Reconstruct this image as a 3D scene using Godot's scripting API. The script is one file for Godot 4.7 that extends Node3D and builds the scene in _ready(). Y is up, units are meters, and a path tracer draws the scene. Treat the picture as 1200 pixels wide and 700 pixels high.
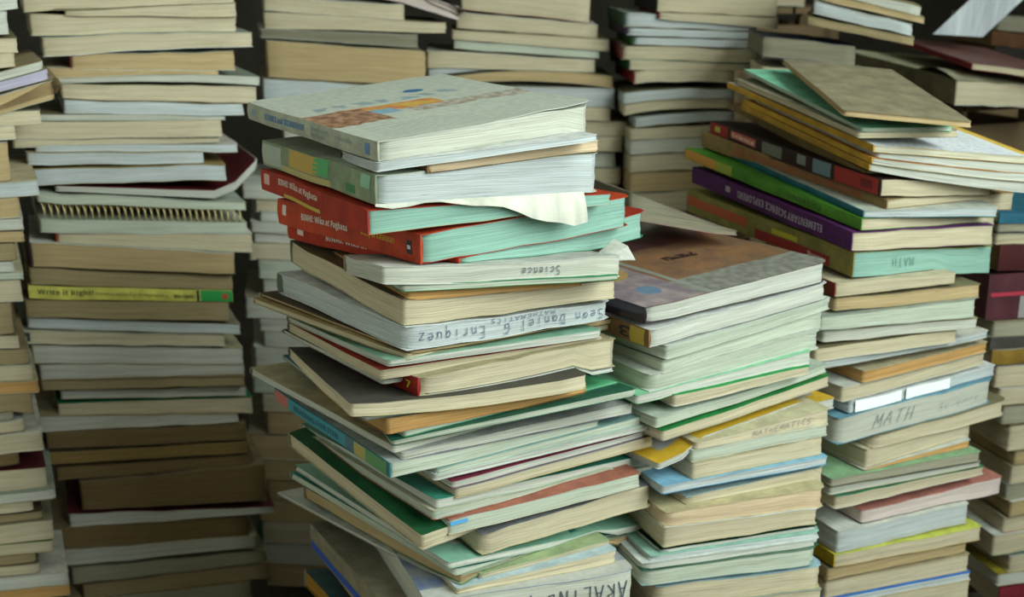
extends Node3D
# Tall stacks of worn school books in a storeroom, lit by one window.

const EYE := 1.12
var page_tex: ImageTexture
var page_nrm: ImageTexture
var wear_tex: ImageTexture
var wear_nrm: ImageTexture
var mats := {}
var names := {}
var stacks := {}      # stack -> list of finished books, lowest first
var noise := FastNoiseLite.new()
var rng := RandomNumberGenerator.new()

func _ready() -> void:
	# ---------------------------------------------------------------- camera, sky, light, exposure
	var cam := Camera3D.new()
	cam.name = "camera"
	cam.position = Vector3(0, EYE, 0)
	cam.rotation_degrees = Vector3(-15.5, 0, 0)
	cam.near = 0.05
	cam.far = 60.0
	var lens := CameraAttributesPhysical.new()
	lens.frustum_focal_length = 50.0
	lens.frustum_focus_distance = 1.06
	lens.exposure_aperture = 9.0
	cam.attributes = lens
	cam.fov = rad_to_deg(2.0 * atan(350.0 / 1450.0))
	add_child(cam)
	cam.current = true
	var env := Environment.new()
	env.background_mode = Environment.BG_SKY
	var sky := Sky.new()
	var sm := ProceduralSkyMaterial.new()
	sm.sky_top_color = Color(0.80, 0.86, 0.88)
	sm.sky_horizon_color = Color(0.86, 0.90, 0.90)
	sm.ground_bottom_color = Color(0.30, 0.31, 0.29)
	sm.ground_horizon_color = Color(0.55, 0.57, 0.55)
	sm.sky_energy_multiplier = 1.0
	sm.sun_angle_max = 0.0
	sky.sky_material = sm
	env.sky = sky
	env.tonemap_mode = Environment.TONE_MAPPER_LINEAR
	env.tonemap_exposure = 1.0
	env.sdfgi_enabled = true
	env.ssao_enabled = true
	env.ssil_enabled = true
	var we := WorldEnvironment.new()
	we.name = "environment"
	we.environment = env
	add_child(we)
	var al := AreaLight3D.new()          # daylight entering through the window opening
	al.name = "window_daylight"
	al.area_size = Vector2(2.3, 1.40)
	al.light_color = Color(0.95, 1.0, 0.985)
	al.light_energy = 11.0
	al.shadow_enabled = true
	al.area_range = 12.0
	al.position = Vector3(1.50, 1.86, 0.15)
	add_child(al)
	al.look_at(Vector3(0.0, 1.40, 0.0), Vector3.UP)

	noise.seed = 11
	noise.frequency = 1.0
	rng.seed = 4242
	make_textures()
	build_room()
	for b in BOOKS:
		build_book(b)
	build_details()
	build_supports()

# -------------------------------------------------------------------- materials
func make_textures() -> void:
	var n2 := FastNoiseLite.new()
	n2.seed = 5
	n2.frequency = 0.02
	var w := 512
	var h := 256
	var im := Image.create(w, h, false, Image.FORMAT_RGB8)
	var rows := PackedFloat32Array()
	var lane := RandomNumberGenerator.new()
	lane.seed = 99
	for y in h:
		rows.append(lane.randf())
	for y in h:
		for x in w:
			var q := float(x) / w
			var sway: float = lerpf(n2.get_noise_2d(x * 0.35, 900.0), n2.get_noise_2d((x - w) * 0.35, 900.0), q)
			var yy := float(y) + 3.0 * sway
			var i0 := int(floor(yy))
			var fine: float = lerp(rows[posmod(i0, h)], rows[posmod(i0 + 1, h)], yy - floor(yy))
			var coarse: float = lerpf(n2.get_noise_2d(x * 0.25, y * 5.0), n2.get_noise_2d((x - w) * 0.25, y * 5.0), q)
			var v := 0.87 + 0.16 * (fine - 0.5) + 0.13 * coarse
			var gap: float = lerpf(n2.get_noise_2d(x * 0.5 + 400.0, y * 9.0 + 77.0), n2.get_noise_2d((x - w) * 0.5 + 400.0, y * 9.0 + 77.0), q)
			if gap > 0.42:
				v -= (gap - 0.42) * 1.8
			v = clampf(v, 0.35, 1.0)
			im.set_pixel(x, y, Color(v, v * (0.99 + 0.01 * coarse), v * (0.97 + 0.03 * coarse)))
	page_tex = ImageTexture.create_from_image(im)
	var nm := im.duplicate()
	nm.bump_map_to_normal_map(3.0)
	page_nrm = ImageTexture.create_from_image(nm)
	var wi := Image.create(384, 384, false, Image.FORMAT_RGB8)
	var n3 := FastNoiseLite.new()
	n3.seed = 21
	n3.frequency = 0.015
	n3.fractal_octaves = 5
	var n4 := FastNoiseLite.new()
	n4.seed = 33
	n4.noise_type = FastNoiseLite.TYPE_CELLULAR
	n4.frequency = 0.012
	n4.cellular_return_type = FastNoiseLite.RETURN_DISTANCE2_SUB
	for y in 384:
		for x in 384:
			var a: float = n3.get_noise_2d(x, y)
			var c: float = n3.get_noise_2d(x * 4.0 + 700.0, y * 4.0)
			var crease: float = clampf(0.10 - absf(n4.get_noise_2d(x + 40.0 * a, y) + 1.0), 0.0, 0.10)
			var v := clampf(0.90 + 0.14 * a + 0.06 * c + crease * 0.6, 0.5, 1.0)
			wi.set_pixel(x, y, Color(v, v, v * (1.0 - 0.03 * clampf(a, 0.0, 1.0))))
	wear_tex = ImageTexture.create_from_image(wi)
	var wn := wi.duplicate()
	wn.bump_map_to_normal_map(2.0)
	wear_nrm = ImageTexture.create_from_image(wn)

const PAGES := {
	"white": "d2d6cc", "bluew": "cad4d6", "cream": "d5cbae", "tan": "c6b085", "old": "a99a76", "brown": "85724f", "grey": "aaa893", "greyw": "cfd2c6",
	"greyb": "8f8b78", "greenw": "c8d2c1", "teal": "98c4b6", "pink": "dfc9a8", "pinkw": "e0d2cc", "orange": "d0a468", "mustard": "a67c2c", "mustardp": "9a8352",
	"lilac": "c5c2dc", "yelloww": "dcd8c0", "plum": "6b4a4e"}

func page_mat(k: String) -> StandardMaterial3D:
	var key := "page_" + k
	if not mats.has(key):
		var m := StandardMaterial3D.new()
		m.resource_name = key
		m.albedo_color = Color(PAGES[k])
		m.albedo_texture = page_tex
		m.normal_enabled = true
		m.normal_texture = page_nrm
		m.normal_scale = 0.8
		m.roughness = 0.95
		m.metallic_specular = 0.25
		m.uv1_scale = Vector3(1.0 / 0.28, 1.0 / 0.034, 1)
		mats[key] = m
	return mats[key]

func cover_mat(hex: String, gloss := false) -> StandardMaterial3D:
	var key := "cover_" + hex + ("_gloss" if gloss else "")
	if not mats.has(key):
		var m := StandardMaterial3D.new()
		m.resource_name = key
		m.albedo_color = Color(hex)
		m.albedo_texture = wear_tex
		m.normal_enabled = true
		m.normal_texture = wear_nrm
		m.normal_scale = 0.35
		m.roughness = 0.3 if gloss else 0.62
		m.metallic_specular = 0.5 if gloss else 0.35
		m.uv1_scale = Vector3(1.0 / 0.22, 1.0 / 0.22, 1)
		mats[key] = m
	return mats[key]

func ink_mat(hex: String) -> StandardMaterial3D:
	var key := "ink_" + hex
	if not mats.has(key):
		var m := StandardMaterial3D.new()
		m.resource_name = key
		m.albedo_color = Color(hex)
		m.roughness = 0.7
		m.cull_mode = BaseMaterial3D.CULL_DISABLED
		mats[key] = m
	return mats[key]

func print_mat(kind: String, gloss: bool) -> StandardMaterial3D:
	var key := "print_" + kind
	if not mats.has(key):
		var m := StandardMaterial3D.new()
		m.resource_name = key
		m.albedo_texture = ImageTexture.create_from_image(draw_print(kind))
		m.roughness = 0.28 if gloss else 0.55
		m.metallic_specular = 0.5
		m.normal_enabled = true
		m.normal_texture = wear_nrm
		m.normal_scale = 0.25
		mats[key] = m
	return mats[key]

# printed cover pictures: x runs along the near edge, y = 0 is the far edge
func draw_print(kind: String) -> Image:
	var s := 320
	var im := Image.create(s, s, false, Image.FORMAT_RGB8)
	var n := FastNoiseLite.new()
	n.seed = hash(kind) % 1000
	n.frequency = 0.02
	n.fractal_octaves = 4
	for y in s:
		for x in s:
			var u := float(x) / s
			var v := 1.0 - float(y) / s
			var a := n.get_noise_2d(x, y)
			var b := n.get_noise_2d(x * 3.0 + 500.0, y * 3.0)
			var c := Color("b9bfb0")
			if kind == "science":
				c = Color("b7bdae")
				var line := sin(v * 230.0)
				if v > 0.30 + 0.05 * a and v < 0.55 and u < 0.27:
					c = Color("7d5c46").lerp(Color("b08a6c"), clampf(0.45 + 0.9 * b, 0, 1))
				elif v > 0.40 and v < 0.50 and u >= 0.22 and u < 0.38:
					c = Color("7fa3b4")
				elif v > 0.44 + 0.05 * a and v < 0.56 and u < 0.62 and u > 0.16:
					c = Color("c9a84c").lerp(Color("c47a50"), clampf(0.5 + 2.0 * a, 0, 1))
				elif v > 0.36 and v < 0.46 and u > 0.42:
					c = Color("9b9280").lerp(Color("b3ada0"), clampf(0.5 + 2.0 * b, 0, 1))
				elif v > 0.60 and v < 0.68 and u > 0.1 and u < 0.8:
					c = Color("8fa0a0") if sin(u * 60.0 + 3.0 * a) > -0.2 and v < 0.665 else c
				elif Vector2((u - 0.66) * 1.0, (v - 0.74) * 1.6).length() < 0.05:
					c = Color("3d6c96")
				elif v < 0.25 and v > 0.06 and u > 0.08 and u < 0.55 and line > 0.5 and b > -0.1:
					c = Color("9aa597")
			elif kind == "mural":
				c = Color("755c4a").lerp(Color("9a7048"), clampf(0.4 + 0.7 * a + 0.4 * (v - 0.4), 0, 1))
				if u < 0.30 and v > 0.0:
					c = Color("80747c").lerp(Color("a99a96"), clampf(0.4 + a, 0, 1))
					if Vector2(u - 0.14, (v - 0.45)).length() < 0.13:
						c = Color("b0935c")
					if Vector2(u - 0.16, v - 0.16).length() < 0.05:
						c = Color("66829c")
				elif v > 0.62:
					c = Color("4c3440").lerp(Color("8a5a44"), clampf(0.35 + 0.6 * a + (u - 0.5), 0, 1))
				elif u > 0.32 and u < 0.35:
					c = Color("8f9288")
				elif v < 0.2:
					c = Color("7a7a70").lerp(Color("8d8f86"), clampf(0.5 + b, 0, 1))
				elif u > 0.5 and u < 0.68 and v > 0.42 and v < 0.47 and b > -0.25:
					c = Color("3a2b28")
			elif kind == "frame":
				c = Color("8f928f").lerp(Color("a3a6a0"), clampf(0.5 + a, 0, 1))
				if u < 0.07 or v < 0.09 or u > 0.95 or v > 0.92:
					c = Color("c4a02c")
			elif kind == "boxed":
				c = Color("2f7f6a")
				if u > 0.45 and u < 0.93 and v > 0.08 and v < 0.28:
					c = Color("c9d2c8") if sin(u * 150.0) * sin(v * 130.0) < 0.45 else Color("7d8f98")
			elif kind == "boxed2":
				c = Color("7fb098")
				if u > 0.1 and u < 0.9 and v > 0.12 and v < 0.8:
					c = Color("98a59c").lerp(Color("b9c2b4"), clampf(0.5 + 1.5 * a, 0, 1))
			elif kind == "blueish":
				c = Color("8f959a").lerp(Color("6d7fa0"), clampf(0.3 + 1.6 * a, 0, 1))
				if v < 0.1:
					c = Color("b5b6ae")
			elif kind == "writing":
				c = Color("d8dcdc")
				var l := fmod(v * 26.0, 1.0)
				if l > 0.25 and l < 0.6 and u > 0.08 and u < 0.86 and n.get_noise_2d(x * 9.0, floor(v * 26.0) * 40.0) > 0.0 and b > -0.3:
					c = Color("a3b0c4")
				if u > 0.93:
					c = Color("d8b245")
			c = c * (1.0 + 0.07 * b)
			im.set_pixel(x, y, Color(clampf(c.r, 0, 1), clampf(c.g, 0, 1), clampf(c.b, 0, 1)))
	return im

# -------------------------------------------------------------------- naming
func numbered(called: String) -> String:
	var k: int = names.get(called, -1) + 1
	names[called] = k
	return called if k == 0 else "%s_%03d" % [called, k]

func put(parent: Node, called: String, mesh: Mesh, m: Material) -> MeshInstance3D:
	var o := MeshInstance3D.new()
	o.name = called
	o.mesh = mesh
	o.material_override = m
	parent.add_child(o, true)
	return o

func thing(called: String, label: String, category: String, at: Vector3, turn := 0.0, group := "") -> Node3D:
	var o := Node3D.new()
	o.name = numbered(called)
	add_child(o)
	o.position = at
	o.rotation.y = turn
	o.set_meta("label", label)
	o.set_meta("category", category)
	if group:
		o.set_meta("group", group)
	return o

# -------------------------------------------------------------------- mesh helpers
func quad(st: SurfaceTool, a: Vector3, b: Vector3, c: Vector3, d: Vector3, ua: Vector2, ub: Vector2, uc: Vector2, ud: Vector2) -> void:
	st.set_uv(ua); st.add_vertex(a)
	st.set_uv(ub); st.add_vertex(b)
	st.set_uv(uc); st.add_vertex(c)
	st.set_uv(ua); st.add_vertex(a)
	st.set_uv(uc); st.add_vertex(c)
	st.set_uv(ud); st.add_vertex(d)

func box_into(st: SurfaceTool, lo: Vector3, hi: Vector3) -> void:
	var us := [lo.x, hi.x]
	var vs := [-hi.z, -lo.z]
	slab_into(st, us, vs, [[lo.y, lo.y], [lo.y, lo.y]], [[hi.y, hi.y], [hi.y, hi.y]], 1, [0.0, 0.0], false)

# a bent slab: plan points P[i][j] = (u, v), heights lo / hi on the same grid, side wall in rows with outward offsets
func slab_into(st: SurfaceTool, us: Array, vs: Array, lo: Array, hi: Array, rows: int, off: Array, unit_uv: bool, r := 0.0, rc := 0.0, rag := 0.0) -> void:
	var nu := us.size()
	var nv := vs.size()
	var w: float = us[nu - 1]
	var d: float = vs[nv - 1]
	var w0: float = us[0]
	var d0: float = vs[0]
	var P := []
	for i in nu:
		var col := []
		for j in nv:
			var p := Vector2(us[i], vs[j])
			if r > 0.0 and (i == 0 or i == nu - 1) and (j == 0 or j == nv - 1):
				var rr := rc if (i == nu - 1 and j == 0) else r
				p += Vector2(rr if i == 0 else -rr, rr if j == 0 else -rr) * 0.3
			col.append(p)
		P.append(col)
	var sx := maxf(w - w0, 0.0001)
	var sy := maxf(d - d0, 0.0001)
	for i in nu - 1:
		for j in nv - 1:
			var p00: Vector2 = P[i][j]
			var p01: Vector2 = P[i][j + 1]
			var p11: Vector2 = P[i + 1][j + 1]
			var p10: Vector2 = P[i + 1][j]
			var q := [p00, p01, p11, p10]
			var t := []
			for p in q:
				t.append(Vector2((p.x - w0) / sx, 1.0 - (p.y - d0) / sy) if unit_uv else Vector2(p.x, p.y))
			st.set_smooth_group(1)
			quad(st, Vector3(p00.x, hi[i][j], -p00.y), Vector3(p01.x, hi[i][j + 1], -p01.y), Vector3(p11.x, hi[i + 1][j + 1], -p11.y), Vector3(p10.x, hi[i + 1][j], -p10.y), t[0], t[1], t[2], t[3])
			st.set_smooth_group(2)
			quad(st, Vector3(p10.x, lo[i + 1][j], -p10.y), Vector3(p11.x, lo[i + 1][j + 1], -p11.y), Vector3(p01.x, lo[i][j + 1], -p01.y), Vector3(p00.x, lo[i][j], -p00.y), t[3], t[2], t[1], t[0])
	var loop := []
	for i in nu - 1: loop.append([i, 0, 0])
	for j in nv - 1: loop.append([nu - 1, j, 1])
	for i in nu - 1: loop.append([nu - 1 - i, nv - 1, 2])
	for j in nv - 1: loop.append([0, nv - 1 - j, 3])
	var nrm := [Vector2(0, -1), Vector2(1, 0), Vector2(0, 1), Vector2(-1, 0)]
	var L := loop.size()
	var dist := 0.0
	var seedv := fmod(absf(lo[0][0]) * 37.0 + w * 11.0, 1.0)
	for k in L:
		var a: Array = loop[k]
		var b: Array = loop[(k + 1) % L]
		var pa: Vector2 = P[a[0]][a[1]]
		var pb: Vector2 = P[b[0]][b[1]]
		var na: Vector2 = nrm[a[2]]
		var nb: Vector2 = na
		if a[2] != loop[(k + L - 1) % L][2]: na = (na + nrm[loop[(k + L - 1) % L][2]]).normalized()
		if b[2] != a[2]: nb = (na + nrm[b[2]]).normalized()
		var seg := pa.distance_to(pb)
		st.set_smooth_group(3 + (a[2] if r < 0.004 else 0))
		for m in rows:
			var f0 := float(m) / rows
			var f1 := float(m + 1) / rows
			var q0: Vector2 = pa + na * off[m]
			var q1: Vector2 = pa + na * off[m + 1]
			var s0: Vector2 = pb + nb * off[m]
			var s1: Vector2 = pb + nb * off[m + 1]
			if rag > 0.0:
				var ka := (pa.x + pa.y * 1.7) * 70.0 + seedv * 90.0
				var kb := (pb.x + pb.y * 1.7) * 70.0 + seedv * 90.0
				q0 += na * rag * noise.get_noise_2d(ka, m * 3.3)
				q1 += na * rag * noise.get_noise_2d(ka, (m + 1) * 3.3)
				s0 += nb * rag * noise.get_noise_2d(kb, m * 3.3)
				s1 += nb * rag * noise.get_noise_2d(kb, (m + 1) * 3.3)
			var la: float = lo[a[0]][a[1]]
			var ha: float = hi[a[0]][a[1]]
			var lb: float = lo[b[0]][b[1]]
			var hb: float = hi[b[0]][b[1]]
			var ya0 := lerpf(la, ha, f0)
			var ya1 := lerpf(la, ha, f1)
			var yb0 := lerpf(lb, hb, f0)
			var yb1 := lerpf(lb, hb, f1)
			var va := (ha - la)
			var vb := (hb - lb)
			quad(st, Vector3(q0.x, ya0, -q0.y), Vector3(q1.x, ya1, -q1.y), Vector3(s1.x, yb1, -s1.y), Vector3(s0.x, yb0, -s0.y),
				Vector2(dist + seedv, seedv + va * f0), Vector2(dist + seedv, seedv + va * f1), Vector2(dist + seg + seedv, seedv + vb * f1), Vector2(dist + seg + seedv, seedv + vb * f0))
		dist += seg

func slab(us: Array, vs: Array, lo: Array, hi: Array, rows: int, off: Array, unit_uv := false, r := 0.0, rc := 0.0, rag := 0.0) -> ArrayMesh:
	var st := SurfaceTool.new()
	st.begin(Mesh.PRIMITIVE_TRIANGLES)
	slab_into(st, us, vs, lo, hi, rows, off, unit_uv, r, rc, rag)
	st.generate_normals()
	return st.commit()

func plain_box(lo: Vector3, hi: Vector3) -> ArrayMesh:
	var st := SurfaceTool.new()
	st.begin(Mesh.PRIMITIVE_TRIANGLES)
	box_into(st, lo, hi)
	st.generate_normals()
	return st.commit()

func spread(n: int, r: float, length: float) -> Array:
	var a := [0.0, r]
	for i in range(1, n):
		a.append(lerpf(r, length - r, float(i) / n))
	a.append(length - r)
	a.append(length)
	return a

func trim_axis(a: Array, e0: float, e1: float) -> Array:
	var o := []
	var n := a.size()
	for i in n:
		var x: float = a[i]
		if i == 0: x = e0
		elif i == n - 1: x = a[n - 1] - e1
		else: x = clampf(x, e0 + 0.0002 * i, a[n - 1] - e1 - 0.0002 * (n - 1 - i))
		o.append(x)
	return o

func plus(a: Array, b: float) -> Array:
	var o := []
	for c in a:
		var q := []
		for x in c: q.append(x + b)
		o.append(q)
	return o

# -------------------------------------------------------------------- one book
func top_of(k: Dictionary, p: Vector3) -> float:
	var l: Vector3 = k.inv * p
	var u := l.x
	var v := -l.z
	if u < 0.001 or v < 0.001 or u > k.w - 0.001 or v > k.d - 0.001:
		return -100.0
	return grid_at(k, k.hi, u, v) + k.y

func grid_at(k: Dictionary, g: Array, u: float, v: float) -> float:
	var us: Array = k.us
	var vs: Array = k.vs
	var i := 0
	while i < us.size() - 2 and us[i + 1] < u: i += 1
	var j := 0
	while j < vs.size() - 2 and vs[j + 1] < v: j += 1
	var a := clampf((u - us[i]) / (us[i + 1] - us[i]), 0, 1)
	var b := clampf((v - vs[j]) / (vs[j + 1] - vs[j]), 0, 1)
	return lerpf(lerpf(g[i][j], g[i + 1][j], a), lerpf(g[i][j + 1], g[i + 1][j + 1], a), b)

# b: stack, id, name, x, y, z, turn, w, d, tB, tC, su, sv, mid, curl, pages, top, bot, spine side, spine colour, extras, label, category
func build_book(b: Array) -> void:
	var ex: Dictionary = b[20]
	var group := "books in " + str(GROUPS[b[0]])
	var turn := deg_to_rad(b[6])
	var o := thing(b[2], b[21], b[22], Vector3(b[3], b[4], b[5]), turn, group)
	var w: float = b[7]
	var d: float = b[8]
	var r := 0.0025
	var rc := 0.011 if ex.has("round") else 0.004
	var us := spread(9, rc, w)
	var vs := spread(6, rc, d)
	var tf := Transform3D(Basis(Vector3.UP, turn), Vector3(b[3], b[4], b[5]))
	if not stacks.has(b[0]): stacks[b[0]] = []
	var below: Array = stacks[b[0]]
	var wob := minf(0.0022, b[9] * 0.11)
	var lo := []
	var hi := []
	var sd := rng.randf() * 300.0
	for i in us.size():
		var cl := []
		var ch := []
		for j in vs.size():
			var u: float = us[i]
			var v: float = vs[j]
			var s := u / w
			var y: float = b[11] * u + b[12] * v + b[13] * 4.0 * s * (1.0 - s)
			y += b[14] * pow(maxf(0.0, (s - 0.65) / 0.35), 2.0)
			if ex.has("bend") and s > ex.bend[0]:
				y += (s - ex.bend[0]) * w * ex.bend[1]
			y += wob * noise.get_noise_2d(u * 14.0 + sd, v * 9.0)
			var t: float = lerpf(b[9], b[10], s) * (1.0 + 0.05 * noise.get_noise_2d(u * 9.0, v * 9.0 + sd))
			var top := y + t
			var p := tf * Vector3(u, 0, -v)
			for q in range(maxi(0, below.size() - 7), below.size()):
				var h: float = top_of(below[q], p) - b[4]
				y = maxf(y, h + 0.0003)
			top = maxf(top, y + 0.0016)
			cl.append(y)
			ch.append(top)
		lo.append(cl)
		hi.append(ch)
	var rec := {"us": us, "vs": vs, "lo": lo, "hi": hi, "w": w, "d": d, "y": b[4], "inv": tf.affine_inverse(), "node": o, "id": b[1], "row": b}
	below.append(rec)
	var tmin: float = minf(b[9], b[10])
	var ct := clampf(tmin * 0.04, 0.0003, 0.0006)
	if ex.has("thick"): ct = ex.thick
	var ov := 0.0005
	var side: String = b[18]
	# page block
	var e := [ov, ov, ov, ov]    # front, right, back, left
	var at_side := {"F": 0, "R": 1, "K": 2, "A": 3}
	e[at_side[side]] = 0.0006
	var off := []
	var lean := rng.randf_range(-0.0012, 0.0012)
	for m in 7:
		off.append(lean * (m / 6.0 - 0.5) + rng.randf_range(-0.00035, 0.00035) - 0.0002)
	var pl := plus(lo, ct)
	var ph := plus(hi, -ct)
	var pages := slab(trim_axis(us, e[3], e[1]), trim_axis(vs, e[0], e[2]), pl, ph, 6, off, false, rc * 1.2, rc * 2.0, 0.0011)
	if b[1] == "spiral":
		var parts := [[0.0, 0.33, 0.0], [0.34, 0.74, 0.110], [0.75, 1.0, 0.0]]
		for q in parts:
			var a1 := []
			var a2 := []
			for i in us.size():
				var c1 := []
				var c2 := []
				for j in vs.size():
					c1.append(lerpf(pl[i][j], ph[i][j], q[0]))
					c2.append(lerpf(pl[i][j], ph[i][j], q[1]))
				a1.append(c1)
				a2.append(c2)
			put(o, "page_block", slab(trim_axis(us, ov, ov), trim_axis(vs, ov + q[2], ov), a1, a2, 6, off, false, rc * 1.2, rc * 1.2), page_mat(b[15]))
	else:
		put(o, "page_block", pages, page_mat(b[15]))
	# covers
	var gl: bool = ex.has("gloss")
	var top_lo := plus(hi, -ct)
	var top_hi := hi
	if ex.has("lift"):
		top_lo = []
		top_hi = []
		for i in us.size():
			var a1 := []
			var a2 := []
			for j in vs.size():
				var f: float = ex.lift * pow(clampf((us[i] / w - 0.45) / 0.55, 0, 1), 2.0) * clampf(1.0 - vs[j] / 0.16, 0, 1)
				a1.append(hi[i][j] - ct + f)
				a2.append(hi[i][j] + f)
			top_lo.append(a1)
			top_hi.append(a2)
	var cm: StandardMaterial3D = print_mat(ex.print, gl) if ex.has("print") else cover_mat(b[16], gl)
	put(o, "front_cover", slab(us, vs, top_lo, top_hi, 1, [0.0, 0.0], ex.has("print"), r, rc), cm)
	put(o, "back_cover", slab(us, vs, lo, plus(lo, ct), 1, [0.0, 0.0], false, r, rc), cover_mat(b[17], gl))
	# spine strip with a slight bulge
	var sl := []
	var sh := []
	var sus := us
	var svs := vs
	var bulge := 0.0014 if ex.has("round") else 0.0006
	if side == "A" or side == "R":
		var i := 0 if side == "A" else us.size() - 1
		sus = [-0.0003, 0.0007] if side == "A" else [w - 0.0007, w + 0.0003]
		sl = [lo[i], lo[i]]
		sh = [hi[i], hi[i]]
	else:
		var j := 0 if side == "F" else vs.size() - 1
		svs = [-0.0003, 0.0007] if side == "F" else [d - 0.0007, d + 0.0003]
		for i in us.size():
			sl.append([lo[i][j], lo[i][j]])
			sh.append([hi[i][j], hi[i][j]])
	var so := []
	for m in 6: so.append(bulge * sin(PI * m / 5.0))
	rec["cover_node"] = o.get_node("front_cover")
	rec["page_node"] = o.get_node("page_block")
	rec["spine_node"] = put(o, "spine", slab(sus, svs, sl, sh, 5, so), cover_mat(b[19], gl))
	rec["bulge"] = bulge

# a point on a book's near face (F) or the face to its left (A): a runs along the face, f up it
func face(k: Dictionary, side: String, a: float, f: float, out: float) -> Vector3:
	var bl := 0.0
	if k.row[18] == side: bl = 0.0003 + k.bulge * sin(PI * clampf(f, 0, 1))
	if side == "A":
		return Vector3(-out - bl, lerpf(grid_at(k, k.lo, 0.0, a), grid_at(k, k.hi, 0.0, a), f), -a)
	if side == "T":
		return Vector3(a, grid_at(k, k.hi, a, f) + out, -f)
	return Vector3(a, lerpf(grid_at(k, k.lo, a, 0.0), grid_at(k, k.hi, a, 0.0), f), out + bl)

# the part that a mark on this face belongs to
func holder(k: Dictionary, side: String) -> Node3D:
	if side == "T": return k.cover_node
	return k.spine_node if k.row[18] == side else k.page_node

# a printed patch following the face, from a0 to a1 and f0 to f1
func patch(k: Dictionary, called: String, side: String, a0: float, a1: float, f0: float, f1: float, hex: String, out := 0.0003) -> MeshInstance3D:
	var st := SurfaceTool.new()
	st.begin(Mesh.PRIMITIVE_TRIANGLES)
	var n := 8
	var rows := 4
	for i in n:
		for j in rows:
			var q := []
			for e in [[0, 0], [0, 1], [1, 1], [1, 0]]:
				q.append(face(k, side, lerpf(a0, a1, float(i + e[0]) / n), lerpf(f0, f1, float(j + e[1]) / rows), out))
			var uv := [Vector2(i * 0.1, j * 0.1), Vector2(i * 0.1, j * 0.1 + 0.1), Vector2(i * 0.1 + 0.1, j * 0.1 + 0.1), Vector2(i * 0.1 + 0.1, j * 0.1)]
			if side == "A":
				quad(st, q[3], q[2], q[1], q[0], uv[3], uv[2], uv[1], uv[0])
			else:
				quad(st, q[0], q[1], q[2], q[3], uv[0], uv[1], uv[2], uv[3])
	st.generate_normals()
	return put(holder(k, side), called, st.commit(), ink_mat(hex))

# printed lettering laid on a face; start is where the text begins (its left as read), f the base line
func lettering(k: Dictionary, side: String, text: String, start: float, length: float, f0: float, f1: float, hex: String, flip := false, bold := true, out := 0.0005) -> void:
	var tm := TextMesh.new()
	var ft := SystemFont.new()
	ft.font_names = PackedStringArray(["Droid Sans"])
	ft.font_weight = 700 if bold else 400
	tm.font = ft
	tm.text = text
	tm.font_size = 32
	tm.pixel_size = 0.01
	tm.depth = 0.0
	tm.curve_step = 3.0
	var arr := tm.get_mesh_arrays()
	if arr.is_empty(): return
	var vv: PackedVector3Array = arr[Mesh.ARRAY_VERTEX]
	if vv.is_empty(): return
	var lo := Vector2(1e9, 1e9)
	var hi := Vector2(-1e9, -1e9)
	for p in vv:
		lo = lo.min(Vector2(p.x, p.y))
		hi = hi.max(Vector2(p.x, p.y))
	var res := PackedVector3Array()
	for p in vv:
		var x := (p.x - lo.x) / (hi.x - lo.x)
		var y := (p.y - lo.y) / (hi.y - lo.y)
		if flip:
			x = 1.0 - x
			y = 1.0 - y
		var a := start - x * length if side == "A" else start + x * length
		res.append(face(k, side, a, lerpf(f0, f1, y), out))
	arr[Mesh.ARRAY_VERTEX] = res
	var nn := PackedVector3Array()
	for p in res: nn.append(Vector3(-1, 0, 0) if side == "A" else (Vector3(0, 1, 0) if side == "T" else Vector3(0, 0, 1)))
	arr[Mesh.ARRAY_NORMAL] = nn
	arr[Mesh.ARRAY_TANGENT] = null
	var am := ArrayMesh.new()
	am.add_surface_from_arrays(Mesh.PRIMITIVE_TRIANGLES, arr)
	put(holder(k, side), "lettering", am, ink_mat(hex))

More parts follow.
